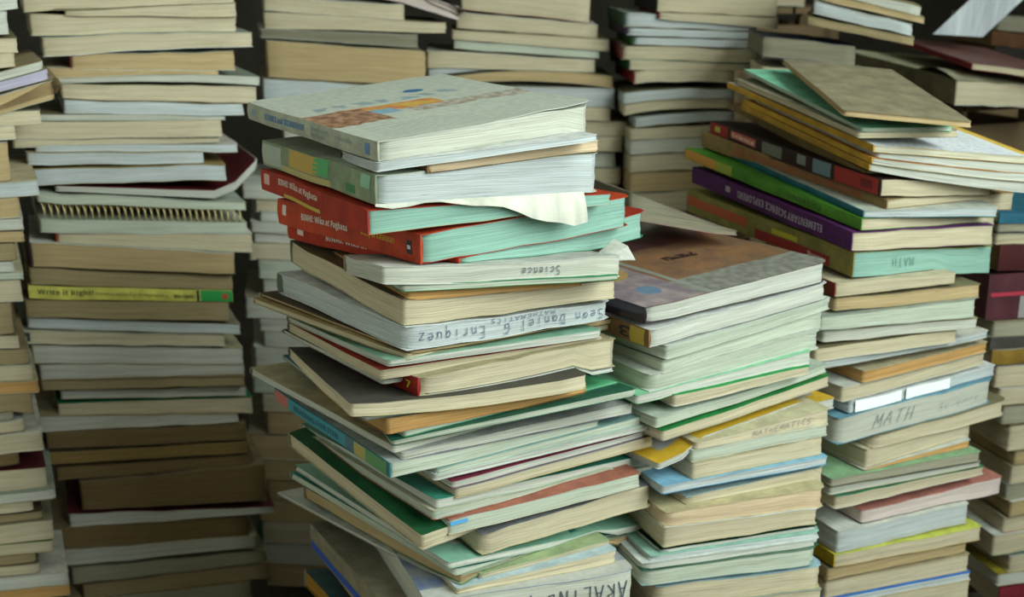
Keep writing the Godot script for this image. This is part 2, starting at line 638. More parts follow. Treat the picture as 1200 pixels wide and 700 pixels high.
# handwriting: single-stroke letters on a 0..1 cell (x, y pairs; strokes parted by 9)
const PEN := {
	"S": [0.8, 0.9, 0.4, 1, 0.15, 0.8, 0.3, 0.58, 0.7, 0.45, 0.82, 0.2, 0.5, 0, 0.1, 0.12], "e": [0.15, 0.3, 0.8, 0.34, 0.7, 0.56, 0.4, 0.6, 0.15, 0.35, 0.3, 0.04, 0.8, 0.08],
	"a": [0.75, 0.55, 0.4, 0.6, 0.15, 0.3, 0.35, 0.02, 0.7, 0.2, 0.75, 0.55, 0.8, 0.02], "n": [0.15, 0.58, 0.2, 0, 9, 9, 0.2, 0.4, 0.5, 0.6, 0.75, 0.45, 0.78, 0],
	"D": [0.2, 1, 0.2, 0, 9, 9, 0.05, 1, 0.6, 0.95, 0.9, 0.5, 0.6, 0.05, 0.1, 0], "i": [0.5, 0.55, 0.5, 0, 9, 9, 0.5, 0.78, 0.52, 0.84], "l": [0.5, 1, 0.5, 0],
	"G": [0.85, 0.85, 0.5, 1, 0.15, 0.6, 0.3, 0.05, 0.8, 0.1, 0.85, 0.45, 0.5, 0.42], ".": [0.4, 0, 0.45, 0.07], "E": [0.85, 1, 0.2, 1, 0.2, 0, 0.85, 0, 9, 9, 0.2, 0.52, 0.7, 0.54],
	"r": [0.25, 0.58, 0.3, 0, 9, 9, 0.3, 0.4, 0.55, 0.6, 0.8, 0.52], "q": [0.75, 0.5, 0.4, 0.6, 0.15, 0.3, 0.4, 0.02, 0.75, 0.3, 9, 9, 0.78, 0.58, 0.75, -0.4],
	"u": [0.15, 0.58, 0.2, 0.12, 0.5, 0, 0.75, 0.2, 0.78, 0.58, 9, 9, 0.78, 0.4, 0.85, 0], "z": [0.15, 0.55, 0.8, 0.57, 0.15, 0.03, 0.85, 0.02], "c": [0.8, 0.5, 0.45, 0.6, 0.15, 0.3, 0.4, 0.02, 0.8, 0.1],
	"M": [0.05, 0, 0.15, 1, 0.5, 0.3, 0.85, 1, 0.95, 0], "A": [0.05, 0, 0.5, 1, 0.95, 0, 9, 9, 0.25, 0.4, 0.78, 0.4], "T": [0.05, 1, 0.95, 1, 9, 9, 0.5, 1, 0.5, 0], "H": [0.15, 1, 0.15, 0, 9, 9, 0.85, 1, 0.85, 0, 9, 9, 0.15, 0.5, 0.85, 0.52],
	"I": [0.5, 1, 0.5, 0], "C": [0.85, 0.85, 0.5, 1, 0.15, 0.5, 0.45, 0, 0.85, 0.12], "R": [0.15, 0, 0.15, 1, 0.7, 0.95, 0.75, 0.6, 0.15, 0.5, 0.85, 0], "L": [0.2, 1, 0.2, 0, 0.85, 0.02], "N": [0.12, 0, 0.12, 1, 0.85, 0, 0.88, 1],
	"P": [0.15, 0, 0.15, 1, 0.75, 0.95, 0.78, 0.55, 0.15, 0.48]}

func handwriting(k: Dictionary, side: String, text: String, start: float, length: float, f0: float, f1: float, hex: String, flip: bool, pen := 0.0007, slant := 0.0) -> void:
	var st := SurfaceTool.new()
	st.begin(Mesh.PRIMITIVE_TRIANGLES)
	var n := text.length()
	var jr := RandomNumberGenerator.new()
	jr.seed = 31 + n
	for ci in n:
		var ch := text[ci]
		var jy := jr.randf_range(-0.05, 0.05)
		if not PEN.has(ch): continue
		var pts: Array = PEN[ch]
		var prev := Vector3.INF
		var pp := Vector2.ZERO
		for q in range(0, pts.size(), 2):
			if pts[q] >= 9:
				prev = Vector3.INF
				continue
			var g := Vector2((ci + 0.12 + 0.76 * pts[q] + slant * pts[q + 1]) / n, 0.1 + 0.85 * (pts[q + 1] + jy))
			if flip: g = Vector2(1.0 - g.x, 1.0 - g.y)
			var a := start + g.x * length if side != "A" else start - g.x * length
			var p := face(k, side, a, lerpf(f0, f1, g.y), 0.0006)
			if prev != Vector3.INF:
				var dirv := (p - prev).normalized()
				var nrm := Vector3(0, 0, 1) if side == "F" else Vector3(-1, 0, 0)
				var wv := dirv.cross(nrm).normalized() * pen * 0.5
				var ext := dirv * pen * 0.3
				quad(st, prev + wv - ext, prev - wv - ext, p - wv + ext, p + wv + ext, Vector2.ZERO, Vector2.ZERO, Vector2.ZERO, Vector2.ZERO)
			prev = p
			pp = g
	st.generate_normals()
	put(holder(k, side), "handwriting", st.commit(), ink_mat(hex))

# a thin sheet through rows of points, with real thickness
func sheet(rows: Array, t: float) -> ArrayMesh:
	var st := SurfaceTool.new()
	st.begin(Mesh.PRIMITIVE_TRIANGLES)
	var n := rows.size()
	var m: int = rows[0].size()
	for s in 2:
		for i in n - 1:
			for j in m - 1:
				var a: Vector3 = rows[i][j]
				var b: Vector3 = rows[i][j + 1]
				var c: Vector3 = rows[i + 1][j + 1]
				var d: Vector3 = rows[i + 1][j]
				var nr := (b - a).cross(d - a).normalized() * t * 0.5
				var uv := [Vector2(a.x, a.z), Vector2(b.x, b.z), Vector2(c.x, c.z), Vector2(d.x, d.z)]
				st.set_smooth_group(1 + s)
				if s == 0:
					quad(st, a - nr, b - nr, c - nr, d - nr, uv[0], uv[1], uv[2], uv[3])
				else:
					quad(st, d + nr, c + nr, b + nr, a + nr, uv[3], uv[2], uv[1], uv[0])
	st.generate_normals()
	return st.commit()

func tube(pts: Array, r: float, seg := 6) -> ArrayMesh:
	var st := SurfaceTool.new()
	st.begin(Mesh.PRIMITIVE_TRIANGLES)
	var rings := []
	for i in pts.size():
		var a: Vector3 = pts[maxi(0, i - 1)]
		var b: Vector3 = pts[mini(pts.size() - 1, i + 1)]
		var t := (b - a).normalized()
		var x := t.cross(Vector3(0.31, 0.12, 0.95)).normalized()
		var y := t.cross(x)
		var ring := []
		for s in seg: ring.append(pts[i] + (x * cos(TAU * s / seg) + y * sin(TAU * s / seg)) * r)
		rings.append(ring)
	for i in rings.size() - 1:
		for s in seg:
			quad(st, rings[i][s], rings[i][(s + 1) % seg], rings[i + 1][(s + 1) % seg], rings[i + 1][s], Vector2(0, 0), Vector2(0, 1), Vector2(1, 1), Vector2(1, 0))
	st.generate_normals()
	return st.commit()

func by_id(id: String) -> Dictionary:
	for s in stacks:
		for k in stacks[s]:
			if k.id == id: return k
	return {}

# -------------------------------------------------------------------- the room
func wall_mat(hex: String, rough := 0.9) -> StandardMaterial3D:
	var key := "wall_" + hex
	if not mats.has(key):
		var m := StandardMaterial3D.new()
		m.resource_name = key
		m.albedo_color = Color(hex)
		m.albedo_texture = wear_tex
		m.uv1_triplanar = true
		m.uv1_world_triplanar = true
		m.uv1_scale = Vector3(0.9, 0.9, 0.9)
		m.roughness = rough
		mats[key] = m
	return mats[key]

func shell(called: String, lo: Vector3, hi: Vector3, hex: String) -> MeshInstance3D:
	var o := put(self, called, plain_box(lo, hi), wall_mat(hex))
	o.set_meta("kind", "structure")
	return o

func build_room() -> void:
	var x0 := -1.2
	var x1 := 1.56
	var z0 := -4.0
	var z1 := 1.7
	var H := 2.75
	var xa := -2.3      # the rear of the room is wider, behind the near part of the left wall
	var back_of_panel := -1.3
	shell("floor", Vector3(xa - 0.15, -0.12, z0 - 0.15), Vector3(x1 + 0.15, 0, z1 + 0.15), "5d5548")
	shell("ceiling", Vector3(xa - 0.15, H, z0 - 0.15), Vector3(x1 + 0.15, H + 0.12, z1 + 0.15), "b9b6ab")
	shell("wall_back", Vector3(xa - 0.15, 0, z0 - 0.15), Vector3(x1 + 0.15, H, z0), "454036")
	shell("wall_front", Vector3(x0 - 0.15, 0, z1), Vector3(x1 + 0.15, H, z1 + 0.15), "858176")
	var wl := Node3D.new()
	wl.name = "wall_left"
	add_child(wl)
	wl.set_meta("kind", "structure")
	put(wl, "near_panel", plain_box(Vector3(x0 - 0.15, 0, back_of_panel), Vector3(x0, H, z1)), wall_mat("e6e3da"))
	put(wl, "return_panel", plain_box(Vector3(xa, 0, back_of_panel), Vector3(x0 - 0.15, H, back_of_panel + 0.15)), wall_mat("e6e3da"))
	put(wl, "rear_panel", plain_box(Vector3(xa - 0.15, 0, z0), Vector3(xa, H, back_of_panel + 0.15)), wall_mat("e6e3da"))
	# wall with the window opening
	var w := Node3D.new()
	w.name = "wall_right"
	add_child(w)
	w.set_meta("kind", "structure")
	var a := -1.02
	var c := 1.32
	var s := 1.14
	var t := 2.58
	var wm := wall_mat("858176")
	put(w, "lower_panel", plain_box(Vector3(x1, 0, z0), Vector3(x1 + 0.15, s, z1)), wm)
	put(w, "upper_panel", plain_box(Vector3(x1, t, z0), Vector3(x1 + 0.15, H, z1)), wm)
	put(w, "rear_panel", plain_box(Vector3(x1, s, z0), Vector3(x1 + 0.15, t, a)), wm)
	put(w, "front_panel", plain_box(Vector3(x1, s, c), Vector3(x1 + 0.15, t, z1)), wm)
	var win := Node3D.new()
	win.name = "window_1"
	add_child(win)
	win.set_meta("kind", "structure")
	var fm := ink_mat("c9c7bd")
	for k in 4:
		var z := lerpf(a + 0.02, c - 0.02, k / 3.0)
		put(win, "frame_post", plain_box(Vector3(x1 + 0.06, s, z - 0.02), Vector3(x1 + 0.11, t, z + 0.02)), fm)
	put(win, "frame_rail", plain_box(Vector3(x1 + 0.06, s, a), Vector3(x1 + 0.11, s + 0.04, c)), fm)
	put(win, "frame_rail", plain_box(Vector3(x1 + 0.06, t - 0.04, a), Vector3(x1 + 0.11, t, c)), fm)
	var gm := StandardMaterial3D.new()
	gm.resource_name = "window_glass"
	gm.albedo_color = Color(0.9, 0.95, 0.93, 0.08)
	gm.transparency = BaseMaterial3D.TRANSPARENCY_ALPHA
	gm.roughness = 0.05
	for k in 3:
		var pane_start := lerpf(a + 0.02, c - 0.02, k / 3.0) + 0.02
		var zb := lerpf(a + 0.02, c - 0.02, (k + 1) / 3.0) - 0.02
		put(win, "pane", plain_box(Vector3(x1 + 0.08, s + 0.04, pane_start), Vector3(x1 + 0.086, t - 0.04, zb)), gm)

# -------------------------------------------------------------------- marks, tears, coils
func build_details() -> void:
	var k := by_id("science")
	var d: float = k.d
	lettering(k, "A", "SCIENCE and TECHNOLOGY", d * 0.84, d * 0.33, 0.36, 0.74, "4f84b4")
	lettering(k, "A", "Science Health", d * 0.46, d * 0.13, 0.56, 0.80, "8c9a96", false, false)
	lettering(k, "A", "Textbook", d * 0.46, d * 0.10, 0.22, 0.46, "8c9a96", false, false)
	lettering(k, "A", "Grade Four", d * 0.27, d * 0.11, 0.5, 0.76, "8c9aa2", false, false)
	patch(k, "emblem", "A", d * 0.955, d * 0.925, 0.38, 0.7, "7d95a8")
	patch(k, "emblem", "A", d * 0.075, d * 0.045, 0.22, 0.80, "5a7ea6")
	# torn last sheet of the worn book, hanging out over the red readers
	k = by_id("worn")
	d = k.d
	var w: float = k.w
	patch(k, "spine_print", "A", d * 0.99, d * 0.80, 0.1, 0.9, "a3ac9c")
	patch(k, "spine_print", "A", d * 0.72, d * 0.46, 0.30, 0.97, "b5984a")
	patch(k, "spine_print", "A", d * 0.50, d * 0.36, 0.35, 0.98, "4f9f62")
	patch(k, "spine_print", "A", d * 0.80, d * 0.35, 0.02, 0.26, "b0a56c")
	patch(k, "spine_print", "A", d * 0.22, d * 0.15, 0.15, 0.45, "3b7d4e")
	patch(k, "spine_print", "A", d * 0.10, d * 0.03, 0.5, 0.95, "86b595")
	var rows := []
	for i in 15:
		var s := i / 14.0
		var u := lerpf(-0.002, w * 0.905, s)
		var hang := 0.002 + 0.034 * pow(clampf((s - 0.38) / 0.62, 0, 1), 1.25) + 0.002 * sin(s * 19.0)
		if s > 0.93: hang -= 0.010 * (s - 0.93) / 0.07
		var col := []
		for j in 7:
			var f := j / 6.0
			var y0 := grid_at(k, k.lo, clampf(u, 0, w), 0.0)
			col.append(Vector3(u, y0 + 0.0012 - hang * f, 0.0022 + 0.007 * sin(f * PI * 0.5) * clampf(s * 2.0, 0, 1)))
		rows.append(col)
	put(k.node, "torn_sheet", sheet(rows, 0.0005), cover_mat("dcdccb"))
	# red readers
	k = by_id("red1"); d = k.d
	patch(k, "emblem", "A", d * 0.96, d * 0.90, 0.35, 0.85, "cfa79a")
	lettering(k, "A", "BINHI: Wika at Pagbasa", d * 0.80, d * 0.38, 0.45, 0.85, "d8c3b4")
	patch(k, "spine_print", "A", d * 0.75, d * 0.40, 0.03, 0.20, "b59f3e")
	k = by_id("red2"); d = k.d
	patch(k, "emblem", "A", d * 0.955, d * 0.925, 0.42, 0.82, "e0cfc4")
	lettering(k, "A", "BINHI: Wika at Pagbasa", d * 0.80, d * 0.34, 0.36, 0.70, "e3d8cc")
	lettering(k, "A", "Gabay sa Katatasan", d * 0.37, d * 0.22, 0.42, 0.74, "d8a02c")
	patch(k, "publisher_mark", "A", d * 0.075, d * 0.045, 0.28, 0.74, "26303c")
	patch(k, "publisher_mark", "A", d * 0.070, d * 0.050, 0.44, 0.58, "c9cfd2", 0.0005)
	k = by_id("red3"); d = k.d
	patch(k, "emblem", "A", d * 0.93, d * 0.89, 0.38, 0.78, "e0cfc4")
	lettering(k, "A", "BINHI: Wika at Pagbasa", d * 0.74, d * 0.40, 0.34, 0.70, "e3d8cc")
	patch(k, "publisher_mark", "A", d * 0.075, d * 0.045, 0.28, 0.74, "26303c")
	# a folded page corner sticking out of the dog-eared workbook
	k = by_id("sci2")
	w = k.w
	rows = []
	for i in 5:
		var s := i / 4.0
		var y := grid_at(k, k.hi, w, 0.02) - 0.003
		rows.append([Vector3(w - 0.012 + 0.036 * s, y - 0.001 * s - 0.004 * s * s, -0.002 - 0.016 * s), Vector3(w - 0.012 + 0.034 * s, y + 0.006 * s, -0.012 - 0.018 * s), Vector3(w - 0.012 + 0.026 * s, y + 0.011 * s, -0.03 - 0.012 * s)])
	put(k.node, "folded_page", sheet(rows, 0.0006), cover_mat("d3d6c9"))
	# inked page edges
	k = by_id("sci2"); w = k.w
	handwriting(k, "F", "Science", w * 0.56, w * 0.17, 0.12, 0.75, "5a6470", true)
	k = by_id("sean"); w = k.w
	handwriting(k, "F", "Sean Daniel G. Enriquez", w * 0.05, w * 0.90, 0.10, 0.74, "55627c", true)
	handwriting(k, "F", "MATHEMATICS", w * 0.38, w * 0.32, 0.74, 0.97, "6b7890", true, 0.0005)
	k = by_id("araling"); w = k.w
	handwriting(k, "F", "ARALING PAN", w * 0.32, w * 0.64, 0.25, 0.80, "47505a", true, 0.0013)
	k = by_id("math"); w = k.w
	handwriting(k, "F", "MATH", w * 0.20, w * 0.26, 0.22, 0.78, "7d8a86", false, 0.0009, 0.35)
	handwriting(k, "F", "Science", w * 0.62, w * 0.28, 0.30, 0.66, "a3ada8", false, 0.0006, 0.3)
	k = by_id("tealn"); w = k.w
	handwriting(k, "F", "MATH", w * 0.26, w * 0.16, 0.3, 0.75, "6f968c", true, 0.0009)
	k = by_id("inked"); w = k.w
	handwriting(k, "F", "ARALING PAN", w * 0.25, w * 0.6, 0.2, 0.85, "8b93b5", false, 0.0009, 0.2)
	k = by_id("pencil"); w = k.w
	handwriting(k, "F", "MATHEMATICS", w * 0.40, w * 0.45, 0.15, 0.75, "8d8d80", false, 0.0006, 0.2)
	# red spine with a yellow numeral
	k = by_id("seven"); d = k.d
	lettering(k, "A", "7", d * 0.11, d * 0.05, 0.30, 0.72, "d8c83a")
	lettering(k, "A", "PILIPINO", d * 0.36, d * 0.17, 0.30, 0.62, "c9a08c")
	# teal picture spine
	k = by_id("tealspine"); d = k.d
	patch(k, "spine_print", "A", d * 0.99, d * 0.86, 0.05, 0.95, "b0675c")
	patch(k, "spine_print", "A", d * 0.86, d * 0.34, 0.05, 0.95, "3a8792")
	patch(k, "spine_print", "A", d * 0.34, d * 0.27, 0.05, 0.95, "4a6a74")
	patch(k, "spine_print", "A", d * 0.27, d * 0.18, 0.05, 0.95, "a89c5a")
	patch(k, "spine_print", "A", d * 0.18, d * 0.02, 0.05, 0.95, "5c8f5a")
	lettering(k, "A", "READING FOR FUN", d * 0.80, d * 0.40, 0.28, 0.70, "1f4f5c", false, true, 0.0006)
	# blue tab and the blue band
	k = by_id("bluetab")
	patch(k, "index_tab", "F", 0.001, 0.019, 0.62, 0.86, "4d9ccf", 0.0012)
	k = by_id("blueband"); d = k.d
	patch(k, "spine_print", "A", d * 0.99, d * 0.01, 0.02, 0.34, "1d4a9c")
	patch(k, "spine_print", "A", d * 0.40, d * 0.36, 0.02, 0.34, "c0a044", 0.0005)
	k = by_id("maroon"); w = k.w
	lettering(k, "T", "10 - 10", w * 0.08, w * 0.25, 0.006, 0.030, "5f2434")
	# yellow penmanship spine
	k = by_id("write"); w = k.w
	patch(k, "spine_print", "F", w * 0.815, w * 0.828, 0.02, 0.98, "23251c")
	patch(k, "spine_print", "F", w * 0.836, w * 0.999, 0.02, 0.98, "1f8f3e")
	patch(k, "spine_print", "F", w * 0.945, w * 0.975, 0.25, 0.75, "a84a34", 0.0005)
	lettering(k, "F", "Write it Right!", w * 0.04, w * 0.265, 0.25, 0.80, "4a5226")
	lettering(k, "F", "Penmanship for Preparatory", w * 0.315, w * 0.355, 0.26, 0.66, "6a7030", false, false)
	lettering(k, "F", "Mercado", w * 0.70, w * 0.10, 0.30, 0.66, "4a5226")
	k = by_id("labelled"); d = k.d
	patch(k, "spine_label", "F", 0.002, 0.012, 0.18, 0.82, "2b2f33")
	# brass coil of the spiral notebook
	k = by_id("spiral"); w = k.w
	var pts := []
	var turns := 31
	for i in turns * 10 + 1:
		var a := TAU * i / 10.0
		var u := lerpf(0.004, w - 0.004, float(i) / (turns * 10))
		var y := lerpf(grid_at(k, k.lo, u, 0.0), grid_at(k, k.hi, u, 0.0), 0.55)
		pts.append(Vector3(u + 0.0012 * sin(a), y + 0.0092 * cos(a), -0.0075 + 0.0088 * sin(a)))
	var brass := StandardMaterial3D.new()
	brass.resource_name = "coil_wire"
	brass.albedo_color = Color("d8c490")
	brass.metallic = 0.35
	brass.roughness = 0.45
	put(k.node, "coil", tube(pts, 0.001), brass)
	# cloth spine weave
	k = by_id("cloth"); d = k.d
	for i in 12:
		patch(k, "spine_print", "A", d * (0.03 + i * 0.08), d * (0.05 + i * 0.08), 0.03, 0.97, "4a3a22")
	# numbered spine in the picture-cover stack
	k = by_id("numbered"); d = k.d
	patch(k, "spine_print", "A", d * 0.10, d * 0.02, 0.05, 0.95, "b59a3c")
	lettering(k, "A", "3", d * 0.16, d * 0.06, 0.2, 0.8, "2a2420", true)
	lettering(k, "A", "5", d * 0.36, d * 0.08, 0.2, 0.8, "2a2420", true)
	# coloured spines
	k = by_id("purple"); d = k.d
	lettering(k, "A", "ELEMENTARY SCIENCE EXPLORERS", d * 0.68, d * 0.52, 0.28, 0.70, "a89aa8", true)
	patch(k, "emblem", "A", d * 0.76, d * 0.73, 0.35, 0.68, "a39a9c")
	k = by_id("greenorange"); d = k.d
	patch(k, "spine_print", "A", d * 0.995, d * 0.80, 0.04, 0.96, "c08a3a")
	patch(k, "spine_print", "A", d * 0.80, d * 0.70, 0.04, 0.96, "8f9a38")
	lettering(k, "A", "FILIPINO", d * 0.38, d * 0.18, 0.25, 0.7, "3d5a22", true)
	k = by_id("tanred"); d = k.d
	lettering(k, "A", "MATHEMATICS FOR EVERYDAY USE", d * 0.80, d * 0.68, 0.2, 0.78, "a8573c", true)
	k = by_id("blackred"); d = k.d
	patch(k, "spine_print", "A", d * 0.995, d * 0.88, 0.04, 0.96, "8a2420")
	patch(k, "spine_print", "A", d * 0.965, d * 0.93, 0.3, 0.75, "a8a03a", 0.0005)
	patch(k, "spine_print", "A", d * 0.86, d * 0.70, 0.25, 0.80, "b0584c")
	lettering(k, "A", "Science", d * 0.85, d * 0.14, 0.35, 0.72, "e0c0b0", false, true, 0.0006)
	patch(k, "spine_print", "A", d * 0.66, d * 0.54, 0.15, 0.9, "6d7062")
	patch(k, "spine_print", "A", d * 0.45, d * 0.40, 0.3, 0.9, "7d8078")
	patch(k, "spine_print", "A", d * 0.36, d * 0.26, 0.1, 0.95, "6a8088")
	patch(k, "spine_print", "A", d * 0.24, d * 0.01, 0.04, 0.96, "9a2a24")
	patch(k, "spine_print", "A", d * 0.10, d * 0.04, 0.25, 0.75, "6a1a18", 0.0005)
	k = by_id("tealn"); d = k.d
	patch(k, "spine_print", "A", d * 0.99, d * 0.60, 0.35, 0.75, "a8502c")
	patch(k, "spine_print", "A", d * 0.55, d * 0.12, 0.04, 0.45, "8a2018")
	patch(k, "spine_print", "A", d * 0.45, d * 0.30, 0.50, 0.72, "b5a82c")
	lettering(k, "A", "Araling", d * 0.24, d * 0.10, 0.10, 0.36, "c9b8ac", true, true, 0.0006)
	# two rounded white stickers on a page edge
	k = by_id("stickers"); w = k.w
	for e in [[0.03, 0.33], [0.36, 0.66]]:
		patch(k, "sticker", "F", w * e[0], w * e[1], 0.05, 0.95, "eef2ee", 0.0016)
	k = by_id("album"); w = k.w
	patch(k, "spine_print", "F", w * 0.02, w * 0.9, 0.52, 0.60, "a82a3c")
	patch(k, "spine_print", "F", w * 0.22, w * 0.9, 0.02, 0.50, "8f8a88")
	# pages fanning out of the tan workbook at the far left
	k = by_id("fanpages"); w = k.w
	for q in 7:
		rows = []
		for i in 10:
			var s := i / 9.0
			var u := lerpf(w * 0.62, w + 0.010 - 0.002 * absf(q - 3.0), s)
			var lift := 0.0022 * q * s + 0.007 * pow(s, 4.0) * (0.3 + 0.10 * q)
			var y := grid_at(k, k.lo, minf(u, w), 0.0) + 0.006 + lift
			rows.append([Vector3(u, y, 0.0015), Vector3(u, y + 0.001, -0.06), Vector3(u, y, -0.15)])
		put(k.node, "loose_page", sheet(rows, 0.0006), cover_mat("c9b184"))
	# drooping loose sheets
	k = by_id("sheaf"); w = k.w
	for q in 4:
		rows = []
		for i in 10:
			var s := i / 9.0
			var u := lerpf(w * 0.35, w + 0.004 * q, s)
			var y := grid_at(k, k.hi, minf(u, w), 0.0) + 0.003 + 0.004 * q - 0.02 * s * s + 0.003 * sin(s * 8.0 + q)
			rows.append([Vector3(u, y, 0.003), Vector3(u, y + 0.002, -0.08), Vector3(u, y, -0.16)])
		put(k.node, "loose_page", sheet(rows, 0.0006), cover_mat("d6cfca"))
	# curled cover corner of the bent-cover book
	k = by_id("bentcover"); w = k.w
	rows = []
	for i in 9:
		var s := i / 8.0
		var row := []
		for j in 6:
			var f := j / 5.0
			var u := lerpf(-0.002, w * 0.9, s)
			var y := grid_at(k, k.hi, maxf(u, 0.0), 0.0) + 0.0006 + (1.0 - s) * (0.016 * sin(f * PI))
			row.append(Vector3(u, y, 0.001 - 0.12 * f))
		rows.append(row)
	put(k.node, "curled_flap", sheet(rows, 0.0008), cover_mat("a9a688"))
	build_loose()

func build_loose() -> void:
	# a big sheet of white card leaning over the rear pile
	var g := thing("card_sheet", "large white card leaning over the jumbled rear pile", "card", Vector3(0.700, 0.994, -2.10), 0.0)
	var rows := []
	for i in 9:
		var s := i / 8.0
		var row := []
		for j in 9:
			var f := j / 8.0
			row.append(Vector3(0.090 * s + 0.27 * f, -0.006 * s + 0.245 * f + 0.006 * sin(f * 3.0), -0.02 * f - 0.02 * s))
		rows.append(row)
	put(g, "card", sheet(rows, 0.0012), cover_mat("d3dbe0"))

# -------------------------------------------------------------------- what the stacks stand on
func build_supports() -> void:
	var pine := wall_mat("7d684a")
	for s in stacks:
		var low := 10.0
		var mid := Vector3.ZERO
		var n := 0
		for k in stacks[s].slice(0, 3):
			for i in k.us.size():
				for j in k.vs.size():
					low = minf(low, k.lo[i][j] + k.y)
			mid += k.node.transform * Vector3(k.w * 0.5, 0, -k.d * 0.5)
			n += 1
		mid /= n
		if low < 0.02: continue
		if s == "J": mid += Vector3(0.02, 0, -0.10)
		var turn: float = stacks[s][0].node.rotation.y
		var t := thing("wooden_crate", "slatted wooden crate carrying " + str(GROUPS[s]) + " below the picture", "crate", Vector3(mid.x, 0, mid.z), turn, "crates under the book stacks")
		var a := 0.09
		var b := 0.09
		var h := low - 0.0005
		for i in 5:
			var x0 := lerpf(-a, a, i / 5.0) + 0.003
			put(t, "top_board", plain_box(Vector3(x0, h - 0.012, -b), Vector3(x0 + 2.0 * a / 5.0 - 0.006, h, b)), pine)
		for i in [-1, 1]:
			for j in [-1, 1]:
				put(t, "post", plain_box(Vector3(i * a - 0.015, 0, j * b - 0.015), Vector3(i * a + 0.015, h - 0.012, j * b + 0.015)), pine)
		var c := maxi(1, int(h / 0.09))
		for q in c:
			var y := (q + 0.15) * (h - 0.02) / c
			var y2 := y + 0.7 * (h - 0.02) / c
			for i in [-1, 1]:
				put(t, "slat", plain_box(Vector3(-a, y, i * b - 0.005 + i * 0.01), Vector3(a, y2, i * b + 0.005 + i * 0.01)), pine)
				put(t, "slat", plain_box(Vector3(i * a - 0.005 + i * 0.01, y, -b), Vector3(i * a + 0.005 + i * 0.01, y2, b)), pine)

const GROUPS := {"C": "the centre stack", "L": "the yellow-spine stack", "F": "the far left stack", "R1": "the rear cloth-spine stack", "R2": "the rear middle stack", "R3": "the rear dark-spine stack", "M": "the picture-cover stack", "N": "the coloured-spine stack", "E": "the far right stack", "J": "the jumbled rear pile", "J2": "the hindmost heap", "J3": "the farthest stack", "J4": "the white-card heap"}
